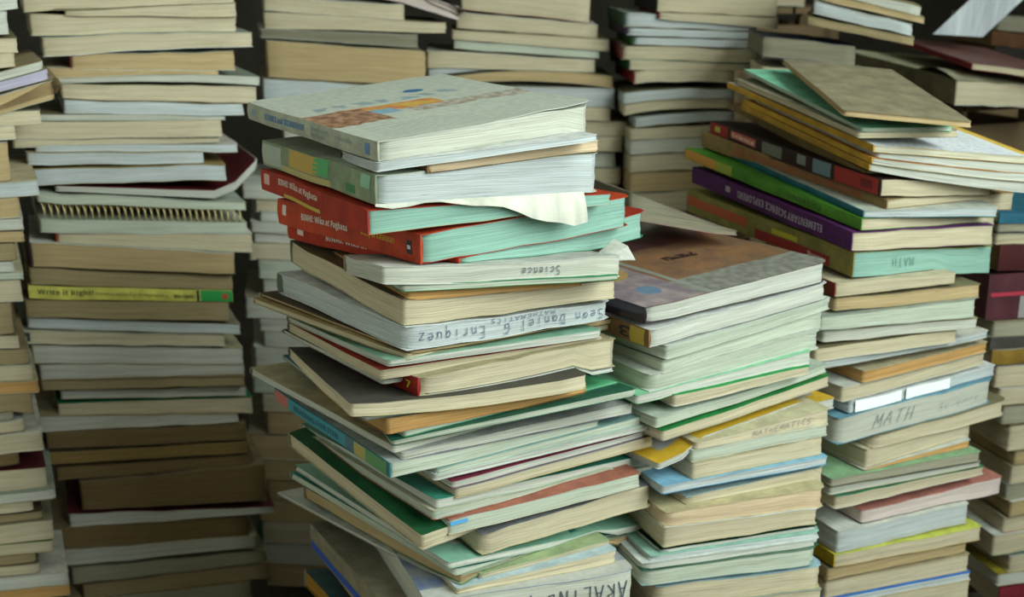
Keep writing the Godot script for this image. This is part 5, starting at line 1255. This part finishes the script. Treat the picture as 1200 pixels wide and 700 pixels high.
	["M", "", "booklet", 0.1573, 0.6958, -1.1319, 31, 0.181, 0.2, 0.0123, 0.0085, 0.0167, 0, 0, 0, "cream", "2f9a52", "d2d6c8", "K", "d8d6c8", {}, "small cream booklet with green cover peeking, eighth down in the picture-cover stack", "booklet"],
	["M", "", "paperback_book", 0.1187, 0.707, -1.1112, 32, 0.232, 0.24, 0.0086, 0.0151, -0.0039, 0, 0, 0, "white", "8fd3a4", "49b06a", "K", "a89a78", {}, "white booklet with mint edge, seventh down in the picture-cover stack", "book"],
	["M", "", "paperback_book", 0.1313, 0.7161, -1.1196, 33.5, 0.2383, 0.24, 0.0173, 0.0208, 0.0103, 0, 0, 0, "greenw", "c2c8ba", "d6dcd4", "K", "cfd2c6", {"round": 1}, "broad white book with grey side, sixth down in the picture-cover stack", "book"],
	["M", "", "paperback_book", 0.1448, 0.7325, -1.1272, 36.5, 0.2335, 0.25, 0.013, 0.019, 0.0181, 0, 0, 0, "greenw", "c9cdbc", "c9cdbc", "K", "d8d6c8", {}, "white workbook narrowing to a torn corner, fifth down in the picture-cover stack", "book"],
	["M", "", "paperback_book", 0.1472, 0.7472, -1.1245, 37, 0.2425, 0.25, 0.0137, 0.0123, 0.0378, 0, -0.0008, 0, "greenw", "cfd6cc", "c5ccc0", "K", "cfd2c6", {}, "thin white workbook with wavy edge, fourth down in the picture-cover stack", "book"],
	["M", "numbered", "paperback_book", 0.1293, 0.7632, -1.1145, 35.5, 0.2546, 0.26, 0.0177, 0.0168, 0.0337, 0, -0.0015, 0, "white", "d8dcd6", "cfd2c8", "A", "8b6a48", {"round": 1}, "white book with brown numbered spine, third down in the picture-cover stack", "book"],
	["M", "mural", "paperback_book", 0.1248, 0.7857, -1.1154, 34.5, 0.2529, 0.27, 0.0159, 0.0212, 0.0191, 0, -0.0008, 0, "white", "5d5148", "4a3a3c", "A", "2b2032", {"print": "mural", "gloss": 1, "round": 1}, "glossy dark picture-cover book lying flat, second down in the picture-cover stack", "book"],
	["M", "leaning", "paperback_book", 0.1238, 0.8504, -1.2828, 22.5, 0.1371, 0.17, 0.0293, 0.0048, -0.2136, 0, 0, 0, "greyb", "6f655a", "a87f80", "K", "8f8a72", {}, "grey softcover with pink edge lying at the back, topmost of the picture-cover stack", "book"],
	["N", "", "paperback_book", 0.3746, 0.3442, -1.3239, 21, 0.2169, 0.22, 0.0262, 0.0262, -0.0267, 0, 0, 0, "cream", "b8ae8c", "a89a78", "K", "b8ae8c", {}, "lowest cream paperback cut by the frame, first lowest in the coloured-spine stack", "book"],
	["N", "", "booklet", 0.3742, 0.3712, -1.3246, 21.5, 0.2183, 0.22, 0.0079, 0.0095, -0.0319, 0, 0, 0, "bluew", "2f72c4", "cfd2c6", "K", "7d7658", {}, "thin white booklet with blue cover, second lowest in the coloured-spine stack", "booklet"],
	["N", "", "paperback_book", 0.3738, 0.3776, -1.3293, 21.5, 0.2167, 0.22, 0.0237, 0.0236, -0.0226, 0, 0, 0, "cream", "a89a78", "a89a78", "K", "8f8a72", {}, "cream square paperback, third lowest in the coloured-spine stack", "book"],
	["N", "", "paperback_book", 0.3747, 0.4026, -1.3292, 22.5, 0.2129, 0.21, 0.0157, 0.0129, -0.0172, 0, 0, 0, "tan", "8f8a72", "7d7658", "K", "8f8a72", {}, "tan thin paperback, fourth lowest in the coloured-spine stack", "book"],
	["N", "", "paperback_book", 0.3811, 0.4203, -1.3275, 22.5, 0.2244, 0.22, 0.0167, 0.0187, -0.028, 0, 0, 0, "cream", "c8cf5a", "b99f6c", "A", "c9b030", {}, "cream book with yellow-green cover, fifth lowest in the coloured-spine stack", "book"],
	["N", "", "paperback_book", 0.3837, 0.438, -1.3298, 25, 0.2065, 0.22, 0.0276, 0.0267, -0.0118, 0, 0, 0, "bluew", "cfd2c6", "b8ae8c", "K", "b8ae8c", {}, "white paperback with square corner, sixth lowest in the coloured-spine stack", "book"],
	["N", "", "paperback_book", 0.4166, 0.4649, -1.3517, 26, 0.2305, 0.21, 0.0167, 0.0235, -0.0217, 0, 0, 0, "pinkw", "b87a6c", "1f1c1a", "K", "8f8a72", {}, "sheaf of leaflets with salmon cover, seventh lowest in the coloured-spine stack", "book"],
	["N", "", "paperback_book", 0.3764, 0.4969, -1.326, 25.5, 0.2358, 0.22, 0.0162, 0.0103, -0.0009, 0, 0, 0, "cream", "3f7a58", "cfd2c6", "K", "7d7658", {}, "cream booklet with dark green line, eighth lowest in the coloured-spine stack", "book"],
	["N", "", "booklet", 0.3699, 0.5138, -1.327, 24, 0.2318, 0.23, 0.0097, 0.0057, -0.0126, 0, 0, 0, "greyw", "9aa394", "c9bf9f", "K", "c9bf9f", {}, "grey paperback with pale edge, ninth lowest in the coloured-spine stack", "booklet"],
	["N", "", "booklet", 0.3688, 0.5268, -1.322, 24, 0.2288, 0.24, 0.0096, 0.0124, -0.0282, 0, 0, 0, "grey", "8fb58a", "7d7658", "K", "7d7658", {}, "grey cream workbook with green cover, tenth lowest in the coloured-spine stack", "booklet"],
	["N", "", "paperback_book", 0.4127, 0.5324, -1.3459, 28, 0.1773, 0.2, 0.0054, 0.0159, -0.0307, 0, 0, 0, "orange", "cfd2c6", "8f8a72", "K", "9aa394", {}, "thin orange tan booklet, eleventh lowest in the coloured-spine stack", "book"],
	["N", "", "paperback_book", 0.4156, 0.5377, -1.3485, 31, 0.1838, 0.2, 0.0248, 0.0273, 0.003, 0, 0, 0, "cream", "c9bf9f", "a89a78", "K", "8f8a72", {}, "thick cream paperback with dark hollow beside, twelfth lowest in the coloured-spine stack", "book"],
	["N", "", "paperback_book", 0.423, 0.5627, -1.3506, 29, 0.2288, 0.2, 0.015, 0.0205, -0.0084, 0, 0, 0.0037, "cream", "7d7658", "c9bf9f", "K", "cfd2c6", {"round": 1}, "cream paperback with upturned corner, thirteenth lowest in the coloured-spine stack", "book"],
	["N", "math", "paperback_book", 0.3733, 0.5786, -1.3251, 29.5, 0.2613, 0.25, 0.0314, 0.0338, 0.0044, 0, 0, 0, "greyw", "6f9fb0", "6f9fb0", "K", "7d7658", {"round": 1}, "white textbook with blue cover and inked word, fourteenth lowest in the coloured-spine stack", "book"],
	["N", "stickers", "paperback_book", 0.3877, 0.6109, -1.3362, 30.5, 0.2511, 0.22, 0.0156, 0.0135, 0.0147, 0, 0, 0, "bluew", "d8dcd8", "6f97a8", "K", "7d7658", {}, "white workbook with two rounded white stickers, fifteenth lowest in the coloured-spine stack", "book"],
	["N", "", "paperback_book", 0.3748, 0.6291, -1.3264, 30.5, 0.2427, 0.21, 0.0185, 0.0144, 0.0196, 0, 0, 0, "cream", "cfd2c6", "cfd2c6", "K", "a89a78", {}, "cream paperback with notched side, sixteenth lowest in the coloured-spine stack", "book"],
	["N", "", "paperback_book", 0.4011, 0.6476, -1.338, 30.5, 0.2124, 0.2, 0.0144, 0.0132, 0.0139, 0, 0, 0, "orange", "b8ae8c", "9aa394", "K", "7d7658", {}, "tan short paperback, seventeenth lowest in the coloured-spine stack", "book"],
	["N", "", "booklet", 0.3398, 0.6733, -1.311, 27, 0.268, 0.24, 0.009, 0.0087, -0.0081, 0, 0, 0.0027, "bluew", "d8d6c8", "8f8a72", "K", "b8ae8c", {}, "thin white booklet with upturned corners, eighteenth lowest in the coloured-spine stack", "booklet"],
	["N", "", "paperback_book", 0.3366, 0.6839, -1.3064, 25, 0.2097, 0.2, 0.0159, 0.0169, -0.0196, 0, 0, 0, "cream", "7d7658", "cfd2c6", "K", "7d7658", {}, "cream paperback with grey fold beside it, nineteenth down in the coloured-spine stack", "book"],
	["N", "", "paperback_book", 0.3458, 0.7043, -1.3142, 22.5, 0.2223, 0.22, 0.0139, 0.0116, -0.0355, 0, 0, 0, "greyw", "a89a78", "8f8a72", "K", "7d7658", {}, "ragged white grey sheaf, eighteenth down in the coloured-spine stack", "book"],
	["N", "", "paperback_book", 0.3396, 0.7209, -1.3052, 23.5, 0.2239, 0.22, 0.0157, 0.0229, -0.0471, 0, 0, 0, "greenw", "9aa394", "9aa394", "K", "c9bf9f", {}, "white paperback with square end, seventeenth down in the coloured-spine stack", "book"],
	["N", "", "paperback_book", 0.3572, 0.7401, -1.3168, 24, 0.2128, 0.21, 0.0147, 0.0166, -0.0388, 0, 0, 0, "tan", "7d7658", "a89a78", "K", "d8d6c8", {}, "tan paperback under the short one, sixteenth down in the coloured-spine stack", "book"],
	["N", "", "paperback_book", 0.3551, 0.7576, -1.3138, 24, 0.1757, 0.2, 0.0165, 0.0122, -0.0188, 0, 0, 0, "cream", "c9bf9f", "7d7658", "A", "8b3a2a", {}, "thin cream paperback, short, fifteenth down in the coloured-spine stack", "book"],
	["N", "tealn", "paperback_book", 0.3775, 0.776, -1.3291, 31, 0.2358, 0.2918, 0.0282, 0.0339, -0.1107, 0.0837, 0, 0, "teal", "9a9a48", "27251f", "A", "8d8448", {}, "teal-edged book with olive spine and pencil marks, fourteenth down in the coloured-spine stack", "book"],
	["N", "purple", "paperback_book", 0.3727, 0.8072, -1.3245, 29, 0.2292, 0.2892, 0.0211, 0.0238, -0.0827, 0.1059, 0, 0, "cream", "5d2a63", "5d2a63", "A", "57275e", {}, "purple-spined science book with white capitals, thirteenth down in the coloured-spine stack", "book"],
	["N", "greenorange", "booklet", 0.3833, 0.829, -1.3298, 32.5, 0.2345, 0.2995, 0.0134, 0.0104, -0.0908, 0.1334, 0, 0, "cream", "4f8f2e", "4f8f2e", "A", "558f30", {}, "green-spined book with orange end, twelfth down in the coloured-spine stack", "booklet"],
	["N", "", "booklet", 0.3854, 0.8427, -1.3328, 25, 0.2026, 0.2823, 0.0076, 0.0112, -0.0829, 0.1139, 0, 0, "bluew", "b9beb0", "2c6f7c", "A", "2a6a78", {}, "thin blue-green spined book, eleventh down in the coloured-spine stack", "booklet"],
	["N", "tanred", "paperback_book", 0.4156, 0.8412, -1.3494, 34.5, 0.2387, 0.3001, 0.0192, 0.0211, -0.0859, 0.1358, 0, 0, "cream", "9a7f52", "8b744c", "A", "957a50", {}, "tan book with red capitals along its spine, tenth down in the coloured-spine stack", "book"],
	["N", "blackred", "paperback_book", 0.4058, 0.8633, -1.3444, 31, 0.1888, 0.2915, 0.019, 0.0204, -0.0875, 0.111, 0, 0, "cream", "33221c", "33221c", "A", "3d2a26", {}, "black and red picture-spined book, ninth down in the coloured-spine stack", "book"],
	["N", "", "booklet", 0.3937, 0.8774, -1.3669, 21, 0.1257, 0.286, 0.0115, 0.0099, -0.0715, 0.1583, 0, 0, "cream", "8a7046", "7d6540", "A", "7d673f", {}, "kraft-covered book under the yellow pad, eighth down in the coloured-spine stack", "booklet"],
	["N", "", "paper_sheaf", 0.389, 0.8941, -1.3365, 23.5, 0.2404, 0.25, 0.0075, 0.0132, -0.1809, 0.1557, -0.0018, 0, "white", "d8b45c", "d6d8d0", "A", "b98f36", {}, "lower sheaf of ruled sheets drooping at its corner, seventh down in the coloured-spine stack", "paper sheaf"],
	["N", "", "paper_sheaf", 0.3908, 0.9019, -1.3347, 23.5, 0.2382, 0.25, 0.0065, 0.0101, -0.158, 0.1532, -0.0018, 0, "white", "d8903c", "d6c89a", "A", "c79b36", {}, "middle sheaf of ruled sheets with orange edge, sixth down in the coloured-spine stack", "paper sheaf"],
	["N", "", "paper_sheaf", 0.3991, 0.9076, -1.3396, 23.5, 0.2308, 0.24, 0.0065, 0.011, -0.1458, 0.1506, -0.0009, 0, "white", "d8a93c", "d6d8d0", "K", "9aa394", {}, "upper sheaf of ruled sheets with yellow edge, fifth down in the coloured-spine stack", "paper sheaf"],
	["N", "yellowpad", "writing_pad", 0.3909, 0.9152, -1.3326, 24, 0.2399, 0.2849, 0.0074, 0.009, -0.1249, 0.148, 0, 0, "yelloww", "d9dde0", "d3a83c", "A", "c79b36", {"print": "writing"}, "yellow paper pad with handwritten top sheet, fourth down in the coloured-spine stack", "paper pad"],
	["N", "", "booklet", 0.3719, 0.9308, -1.3275, 19, 0.1314, 0.2723, 0.0064, 0.0085, -0.0392, 0.12, 0, 0, "cream", "a9a18c", "8d8672", "K", "b8ae8c", {}, "grey covered pad with cream sheets, third down in the coloured-spine stack", "booklet"],
	["N", "", "paper_folder", 0.3759, 0.9368, -1.3302, 17.5, 0.1169, 0.2717, 0.0046, 0.0047, -0.0333, 0.1466, 0, 0, "greenw", "8fd9b4", "7cc7a2", "K", "c9bf9f", {}, "mint green paper folder, second down in the coloured-spine stack", "folder"],
	["N", "kraft", "exercise_notebook", 0.3509, 0.9563, -1.3135, 2.5, 0.1398, 0.263, 0.0063, 0.0064, -0.0962, 0.1234, 0, 0, "tan", "8f876c", "a08c5c", "K", "8f8a72", {}, "thin kraft notebook lying topmost, topmost of the coloured-spine stack", "notebook"],
	["E", "", "paperback_book", 0.7154, 0.1947, -1.6342, 13.5867, 0.2298, 0.1957, 0.0321, 0.0343, 0.0049, 0, 0, 0, "cream", "7a2430", "cfd2c6", "F", "7a2430", {}, "maroon book at the frame foot, first lowest in the far right stack", "book"],
	["E", "", "paperback_book", 0.7105, 0.2284, -1.6338, 14.7746, 0.2364, 0.2065, 0.0194, 0.0199, 0.0001, 0, 0, 0, "white", "9a8a2c", "a89a78", "K", "cfd2c6", {}, "grey white sheaf near the frame foot, second lowest in the far right stack", "book"],
	["E", "", "paperback_book", 0.7272, 0.2477, -1.6391, 13.2391, 0.2099, 0.2073, 0.0262, 0.0267, 0.0266, 0, 0, 0, "cream", "d8d6c8", "b8ae8c", "K", "9aa394", {}, "cream paperback under the wedge, nineteenth down in the far right stack", "book"],
	["E", "", "paperback_book", 0.6948, 0.2815, -1.627, 13.8319, 0.2367, 0.1998, 0.0325, 0.0347, 0.0071, 0, 0, 0, "cream", "cfd2c6", "2f7a5c", "K", "9aa394", {}, "cream wedge booklet with green line, eighteenth down in the far right stack", "book"],
	["E", "", "paperback_book", 0.7102, 0.3127, -1.6351, 15.0894, 0.224, 0.1973, 0.0243, 0.0249, 0.0085, 0, 0, 0, "cream", "c9bf9f", "a02a3a", "K", "d8d6c8", {}, "cream booklet with red line, seventeenth down in the far right stack", "book"],
	["E", "", "paperback_book", 0.7153, 0.3418, -1.6307, 13.3613, 0.2051, 0.1994, 0.024, 0.0232, 0.0302, 0, 0, 0, "tan", "d8d6c8", "7d7658", "K", "9aa394", {}, "tan paperback in deep shade, sixteenth down in the far right stack", "book"],
	["E", "", "paperback_book", 0.708, 0.3655, -1.6343, 14.3216, 0.2152, 0.2106, 0.0239, 0.0245, 0.0131, 0, 0, 0, "grey", "cfd2c6", "a89a78", "K", "7d7658", {}, "thin grey booklet, fifteenth down in the far right stack", "book"],
	["E", "", "paperback_book", 0.7109, 0.3921, -1.6311, 12.8091, 0.2002, 0.2061, 0.0276, 0.0281, 0.0359, 0, 0, 0, "cream", "b8ae8c", "d8d6c8", "K", "c9bf9f", {}, "cream paperback with square end, fourteenth down in the far right stack", "book"],
	["E", "", "paperback_book", 0.7136, 0.4207, -1.6317, 14.5199, 0.1993, 0.1956, 0.0209, 0.02, 0.0273, 0, 0, 0, "tan", "8f8a72", "8f8a72", "K", "7d7658", {}, "tan paperback in shade, thirteenth down in the far right stack", "book"],
	["E", "", "paperback_book", 0.7008, 0.4442, -1.6286, 15.0985, 0.2084, 0.2028, 0.0374, 0.037, 0.0136, 0, 0, 0, "cream", "7d7658", "c9bf9f", "K", "c9bf9f", {}, "cream paperback end lit beside dark gap, twelfth down in the far right stack", "book"],
	["E", "", "paperback_book", 0.6879, 0.4843, -1.6282, 14.9565, 0.219, 0.1961, 0.0268, 0.0262, -0.0042, 0, 0, 0, "grey", "b8ae8c", "7d7658", "K", "7d7658", {}, "grey booklet, shaded, eleventh down in the far right stack", "book"],
	["E", "", "paperback_book", 0.6775, 0.5148, -1.6215, 15.0082, 0.2231, 0.1942, 0.0252, 0.0246, -0.0089, 0, 0, 0, "cream", "d8d6c8", "8f8a72", "K", "b8ae8c", {}, "cream paperback, shaded, tenth down in the far right stack", "book"],
	["E", "", "paperback_book", 0.6704, 0.5404, -1.624, 12.8976, 0.2209, 0.1888, 0.0312, 0.0295, 0.0021, 0, 0, 0, "cream", "cfd2c6", "8f8a72", "K", "7d7658", {}, "cream paperback in the open, ninth down in the far right stack", "book"],
	["E", "", "paperback_book", 0.6591, 0.5766, -1.6167, 13.7859, 0.2291, 0.2075, 0.021, 0.0216, -0.0188, 0, 0, 0, "cream", "cfd2c6", "7d7658", "F", "8a6f2c", {}, "mustard covered book, eighth down in the far right stack", "book"],
	["E", "", "paperback_book", 0.6548, 0.5988, -1.6167, 13.6742, 0.2307, 0.2095, 0.0172, 0.0177, -0.0158, 0, 0, 0, "grey", "9aa394", "cfd2c6", "F", "4d4a42", {}, "dark grey hardback, seventh down in the far right stack", "book"],
	["E", "", "paperback_book", 0.6581, 0.6164, -1.6192, 13.6945, 0.2249, 0.2101, 0.0219, 0.0213, -0.0119, 0, 0, 0, "grey", "a89a78", "a89a78", "K", "b8ae8c", {}, "grey cream paperback, sixth down in the far right stack", "book"],
	["E", "album", "paperback_book", 0.645, 0.6399, -1.618, 13.8379, 0.2293, 0.1892, 0.0649, 0.0668, -0.0164, 0, 0, 0, "plum", "4d2e34", "cfd2c6", "F", "5a343a", {"gloss": 1}, "glossy plum album with red band, fifth down in the far right stack", "book"],
	["E", "", "paperback_book", 0.654, 0.7099, -1.6165, 13.6559, 0.212, 0.2077, 0.0354, 0.0364, -0.0426, 0, 0, 0, "brown", "4a1d1d", "8a7a5c", "F", "4a1d1d", {}, "dark maroon covered book, fourth down in the far right stack", "book"],
	["E", "", "paperback_book", 0.649, 0.7457, -1.6198, 13.0969, 0.2155, 0.2111, 0.0152, 0.0145, -0.0355, 0, 0, 0, "cream", "cfd2c6", "a89a78", "K", "d8d6c8", {}, "cream paperback, third down in the far right stack", "book"],
	["E", "", "booklet", 0.6475, 0.7646, -1.6137, 13.4715, 0.213, 0.1964, 0.0105, 0.0096, -0.04, 0, 0, 0, "grey", "7d7658", "9aa394", "K", "8f8a72", {}, "grey paperback under the blue one, second down in the far right stack", "booklet"],
	["E", "", "paperback_book", 0.6493, 0.7756, -1.6164, 13.5961, 0.2106, 0.1921, 0.0139, 0.0143, -0.0501, 0, 0, 0, "white", "2f6f86", "2f6f86", "F", "2f6f86", {}, "blue covered book with white label, first down in the far right stack", "book"],
	["J", "bentcover", "paperback_book", 0.6918, 0.8948, -1.946, 21, 0.2448, 0.293, 0.0383, 0.0332, -0.0698, 0.0932, 0, 0, "cream", "b7b794", "cfd3cf", "A", "7d735a", {}, "thick bent-cover book with cream pages, second down in the jumbled rear pile", "book"],
	["J", "", "exercise_notebook", 0.714, 0.9499, -1.9485, 9.5, 0.1815, 0.2771, 0.0092, 0.0107, -0.1393, 0.0895, 0, 0, "cream", "7d5a52", "a03a34", "A", "7d2226", {}, "red covered notebook on the pile top, topmost of the jumbled rear pile", "notebook"],
	["J2", "", "paperback_book", 0.3932, 0.5611, -1.8233, -4.2494, 0.1661, 0.17, 0.0451, 0.0449, -0.0432, 0, 0, 0, "greyw", "a89a78", "9aa394", "K", "d8d6c8", {}, "grey thick paperback added behind the mint folder for shade, fourteenth down in the hindmost heap", "book"],  # thick paperbacks of this heap are added fill to shade the rear stacks
	["J2", "", "paperback_book", 0.3853, 0.6104, -1.8229, -3.078, 0.1606, 0.17, 0.0444, 0.0444, -0.0523, 0, 0, 0, "tan", "cfd2c6", "8f8a72", "K", "7d7658", {}, "tan thick paperback added behind the mint folder for shade, thirteenth down in the hindmost heap", "book"],
	["J2", "", "paperback_book", 0.3777, 0.6573, -1.8237, -4.6062, 0.1738, 0.17, 0.0439, 0.0437, -0.0408, 0, 0, 0, "cream", "8f8a72", "7d7658", "K", "a89a78", {}, "cream thick paperback added behind the mint folder for shade, twelfth down in the hindmost heap", "book"],
	["J2", "", "paperback_book", 0.3858, 0.7035, -1.8253, -4.3049, 0.1529, 0.17, 0.0433, 0.0432, -0.0517, 0, 0, 0, "greyw", "9aa394", "c9bf9f", "K", "8f8a72", {}, "grey thick paperback added behind the mint folder for shade, eleventh down in the hindmost heap", "book"],
	["J2", "", "paperback_book", 0.3778, 0.7499, -1.8232, -3.1819, 0.1675, 0.17, 0.0427, 0.0426, -0.0507, 0, 0, 0, "tan", "d8d6c8", "cfd2c6", "K", "8f8a72", {}, "tan thick paperback added behind the mint folder for shade, tenth down in the hindmost heap", "book"],
	["J2", "", "paperback_book", 0.3711, 0.7944, -1.8274, -3.1672, 0.1618, 0.17, 0.0423, 0.0422, -0.0537, 0, 0, 0, "cream", "d8d6c8", "9aa394", "K", "9aa394", {}, "cream thick paperback added behind the mint folder for shade, ninth down in the hindmost heap", "book"],
	["J2", "", "paperback_book", 0.3784, 0.8383, -1.8249, -3.7113, 0.1602, 0.17, 0.0417, 0.0416, -0.0532, 0, 0, 0, "greyw", "7d7658", "b8ae8c", "K", "d8d6c8", {}, "grey thick paperback added behind the mint folder for shade, eighth down in the hindmost heap", "book"],
	["J2", "", "paperback_book", 0.3715, 0.881, -1.8272, -4.1273, 0.1543, 0.17, 0.0412, 0.0411, -0.0554, 0, 0, 0, "tan", "a89a78", "8f8a72", "K", "7d7658", {}, "tan thick paperback added behind the mint folder for shade, seventh down in the hindmost heap", "book"],
	["J2", "", "paperback_book", 0.3636, 0.9225, -1.824, -4.9686, 0.1672, 0.17, 0.0407, 0.0404, -0.0495, 0, 0, 0, "cream", "c9bf9f", "b8ae8c", "K", "d8d6c8", {}, "cream thick paperback added behind the mint folder for shade, sixth down in the hindmost heap", "book"],
	["J2", "", "document_folder", 0.3623, 0.9786, -1.8295, -4, 0.1361, 0.17, 0.0292, 0.0292, -0.1021, 0, 0, 0, "greyb", "23283a", "1f2b5a", "K", "a89a78", {}, "navy folder with blue edge, fifth down in the hindmost heap", "folder"],
	["J2", "", "booklet", 0.4237, 1.025, -1.8251, -14, 0.1515, 0.16, 0.012, 0.0119, -0.1906, 0, 0, 0, "old", "8f8a68", "6a6048", "K", "d8d6c8", {}, "olive softcover with rolled edge, fourth down in the hindmost heap", "booklet"],
	["J2", "", "paperback_book", 0.4314, 1.0395, -1.822, -14, 0.1394, 0.16, 0.0191, 0.0165, -0.2093, 0, 0, 0, "bluew", "b5b09a", "9a9684", "K", "c9bf9f", {}, "slanting bright white sheaf, third down in the hindmost heap", "book"],
	["J2", "", "booklet", 0.4408, 1.0587, -1.8184, -14, 0.1446, 0.16, 0.0107, 0.0082, -0.2182, 0, 0, 0, "tan", "b5a880", "b5b09a", "K", "c9bf9f", {}, "slanting tan-edged booklet, second down in the hindmost heap", "booklet"],
	["J2", "", "paperback_book", 0.436, 1.0705, -1.8229, -14, 0.1447, 0.16, 0.0142, 0.0141, -0.2356, 0, 0, 0, "white", "9a8f6a", "8f8050", "K", "cfd2c6", {}, "slanting white booklet with tan cover, first down in the hindmost heap", "book"],
	["J3", "", "paperback_book", 0.4983, 1.026, -2.4982, 2.3553, 0.0798, 0.18, 0.0293, 0.0261, -0.0425, 0, 0, 0, "cream", "2f8f8a", "2f8f8a", "K", "b8ae8c", {}, "teal covered book at the frame top, first down in the farthest stack", "book"],
	["J4", "", "paperback_book", 0.919, 0.9059, -2.3971, 4.8969, 0.1647, 0.195, 0.0481, 0.0486, -0.1062, 0, 0, 0, "brown", "5a4c38", "5a4c38", "F", "2a2420", {}, "dark cloth-bound ledger under the brown file, third down in the white-card heap", "book"],
	["J4", "", "paperback_book", 0.9098, 0.9558, -2.3935, 6.7658, 0.1722, 0.2082, 0.027, 0.0273, -0.1015, 0, 0, 0, "brown", "6a4526", "6a5a40", "F", "6a4526", {}, "brown card box file by the frame edge, second down in the white-card heap", "book"],
	["J4", "", "paperback_book", 0.9204, 0.9842, -2.3957, 7.1783, 0.1583, 0.1905, 0.0284, 0.0287, -0.0879, 0, 0, 0, "grey", "7d8274", "a89a78", "K", "cfd2c6", {}, "grey ridged book by the leaning card, first down in the white-card heap", "book"],
]
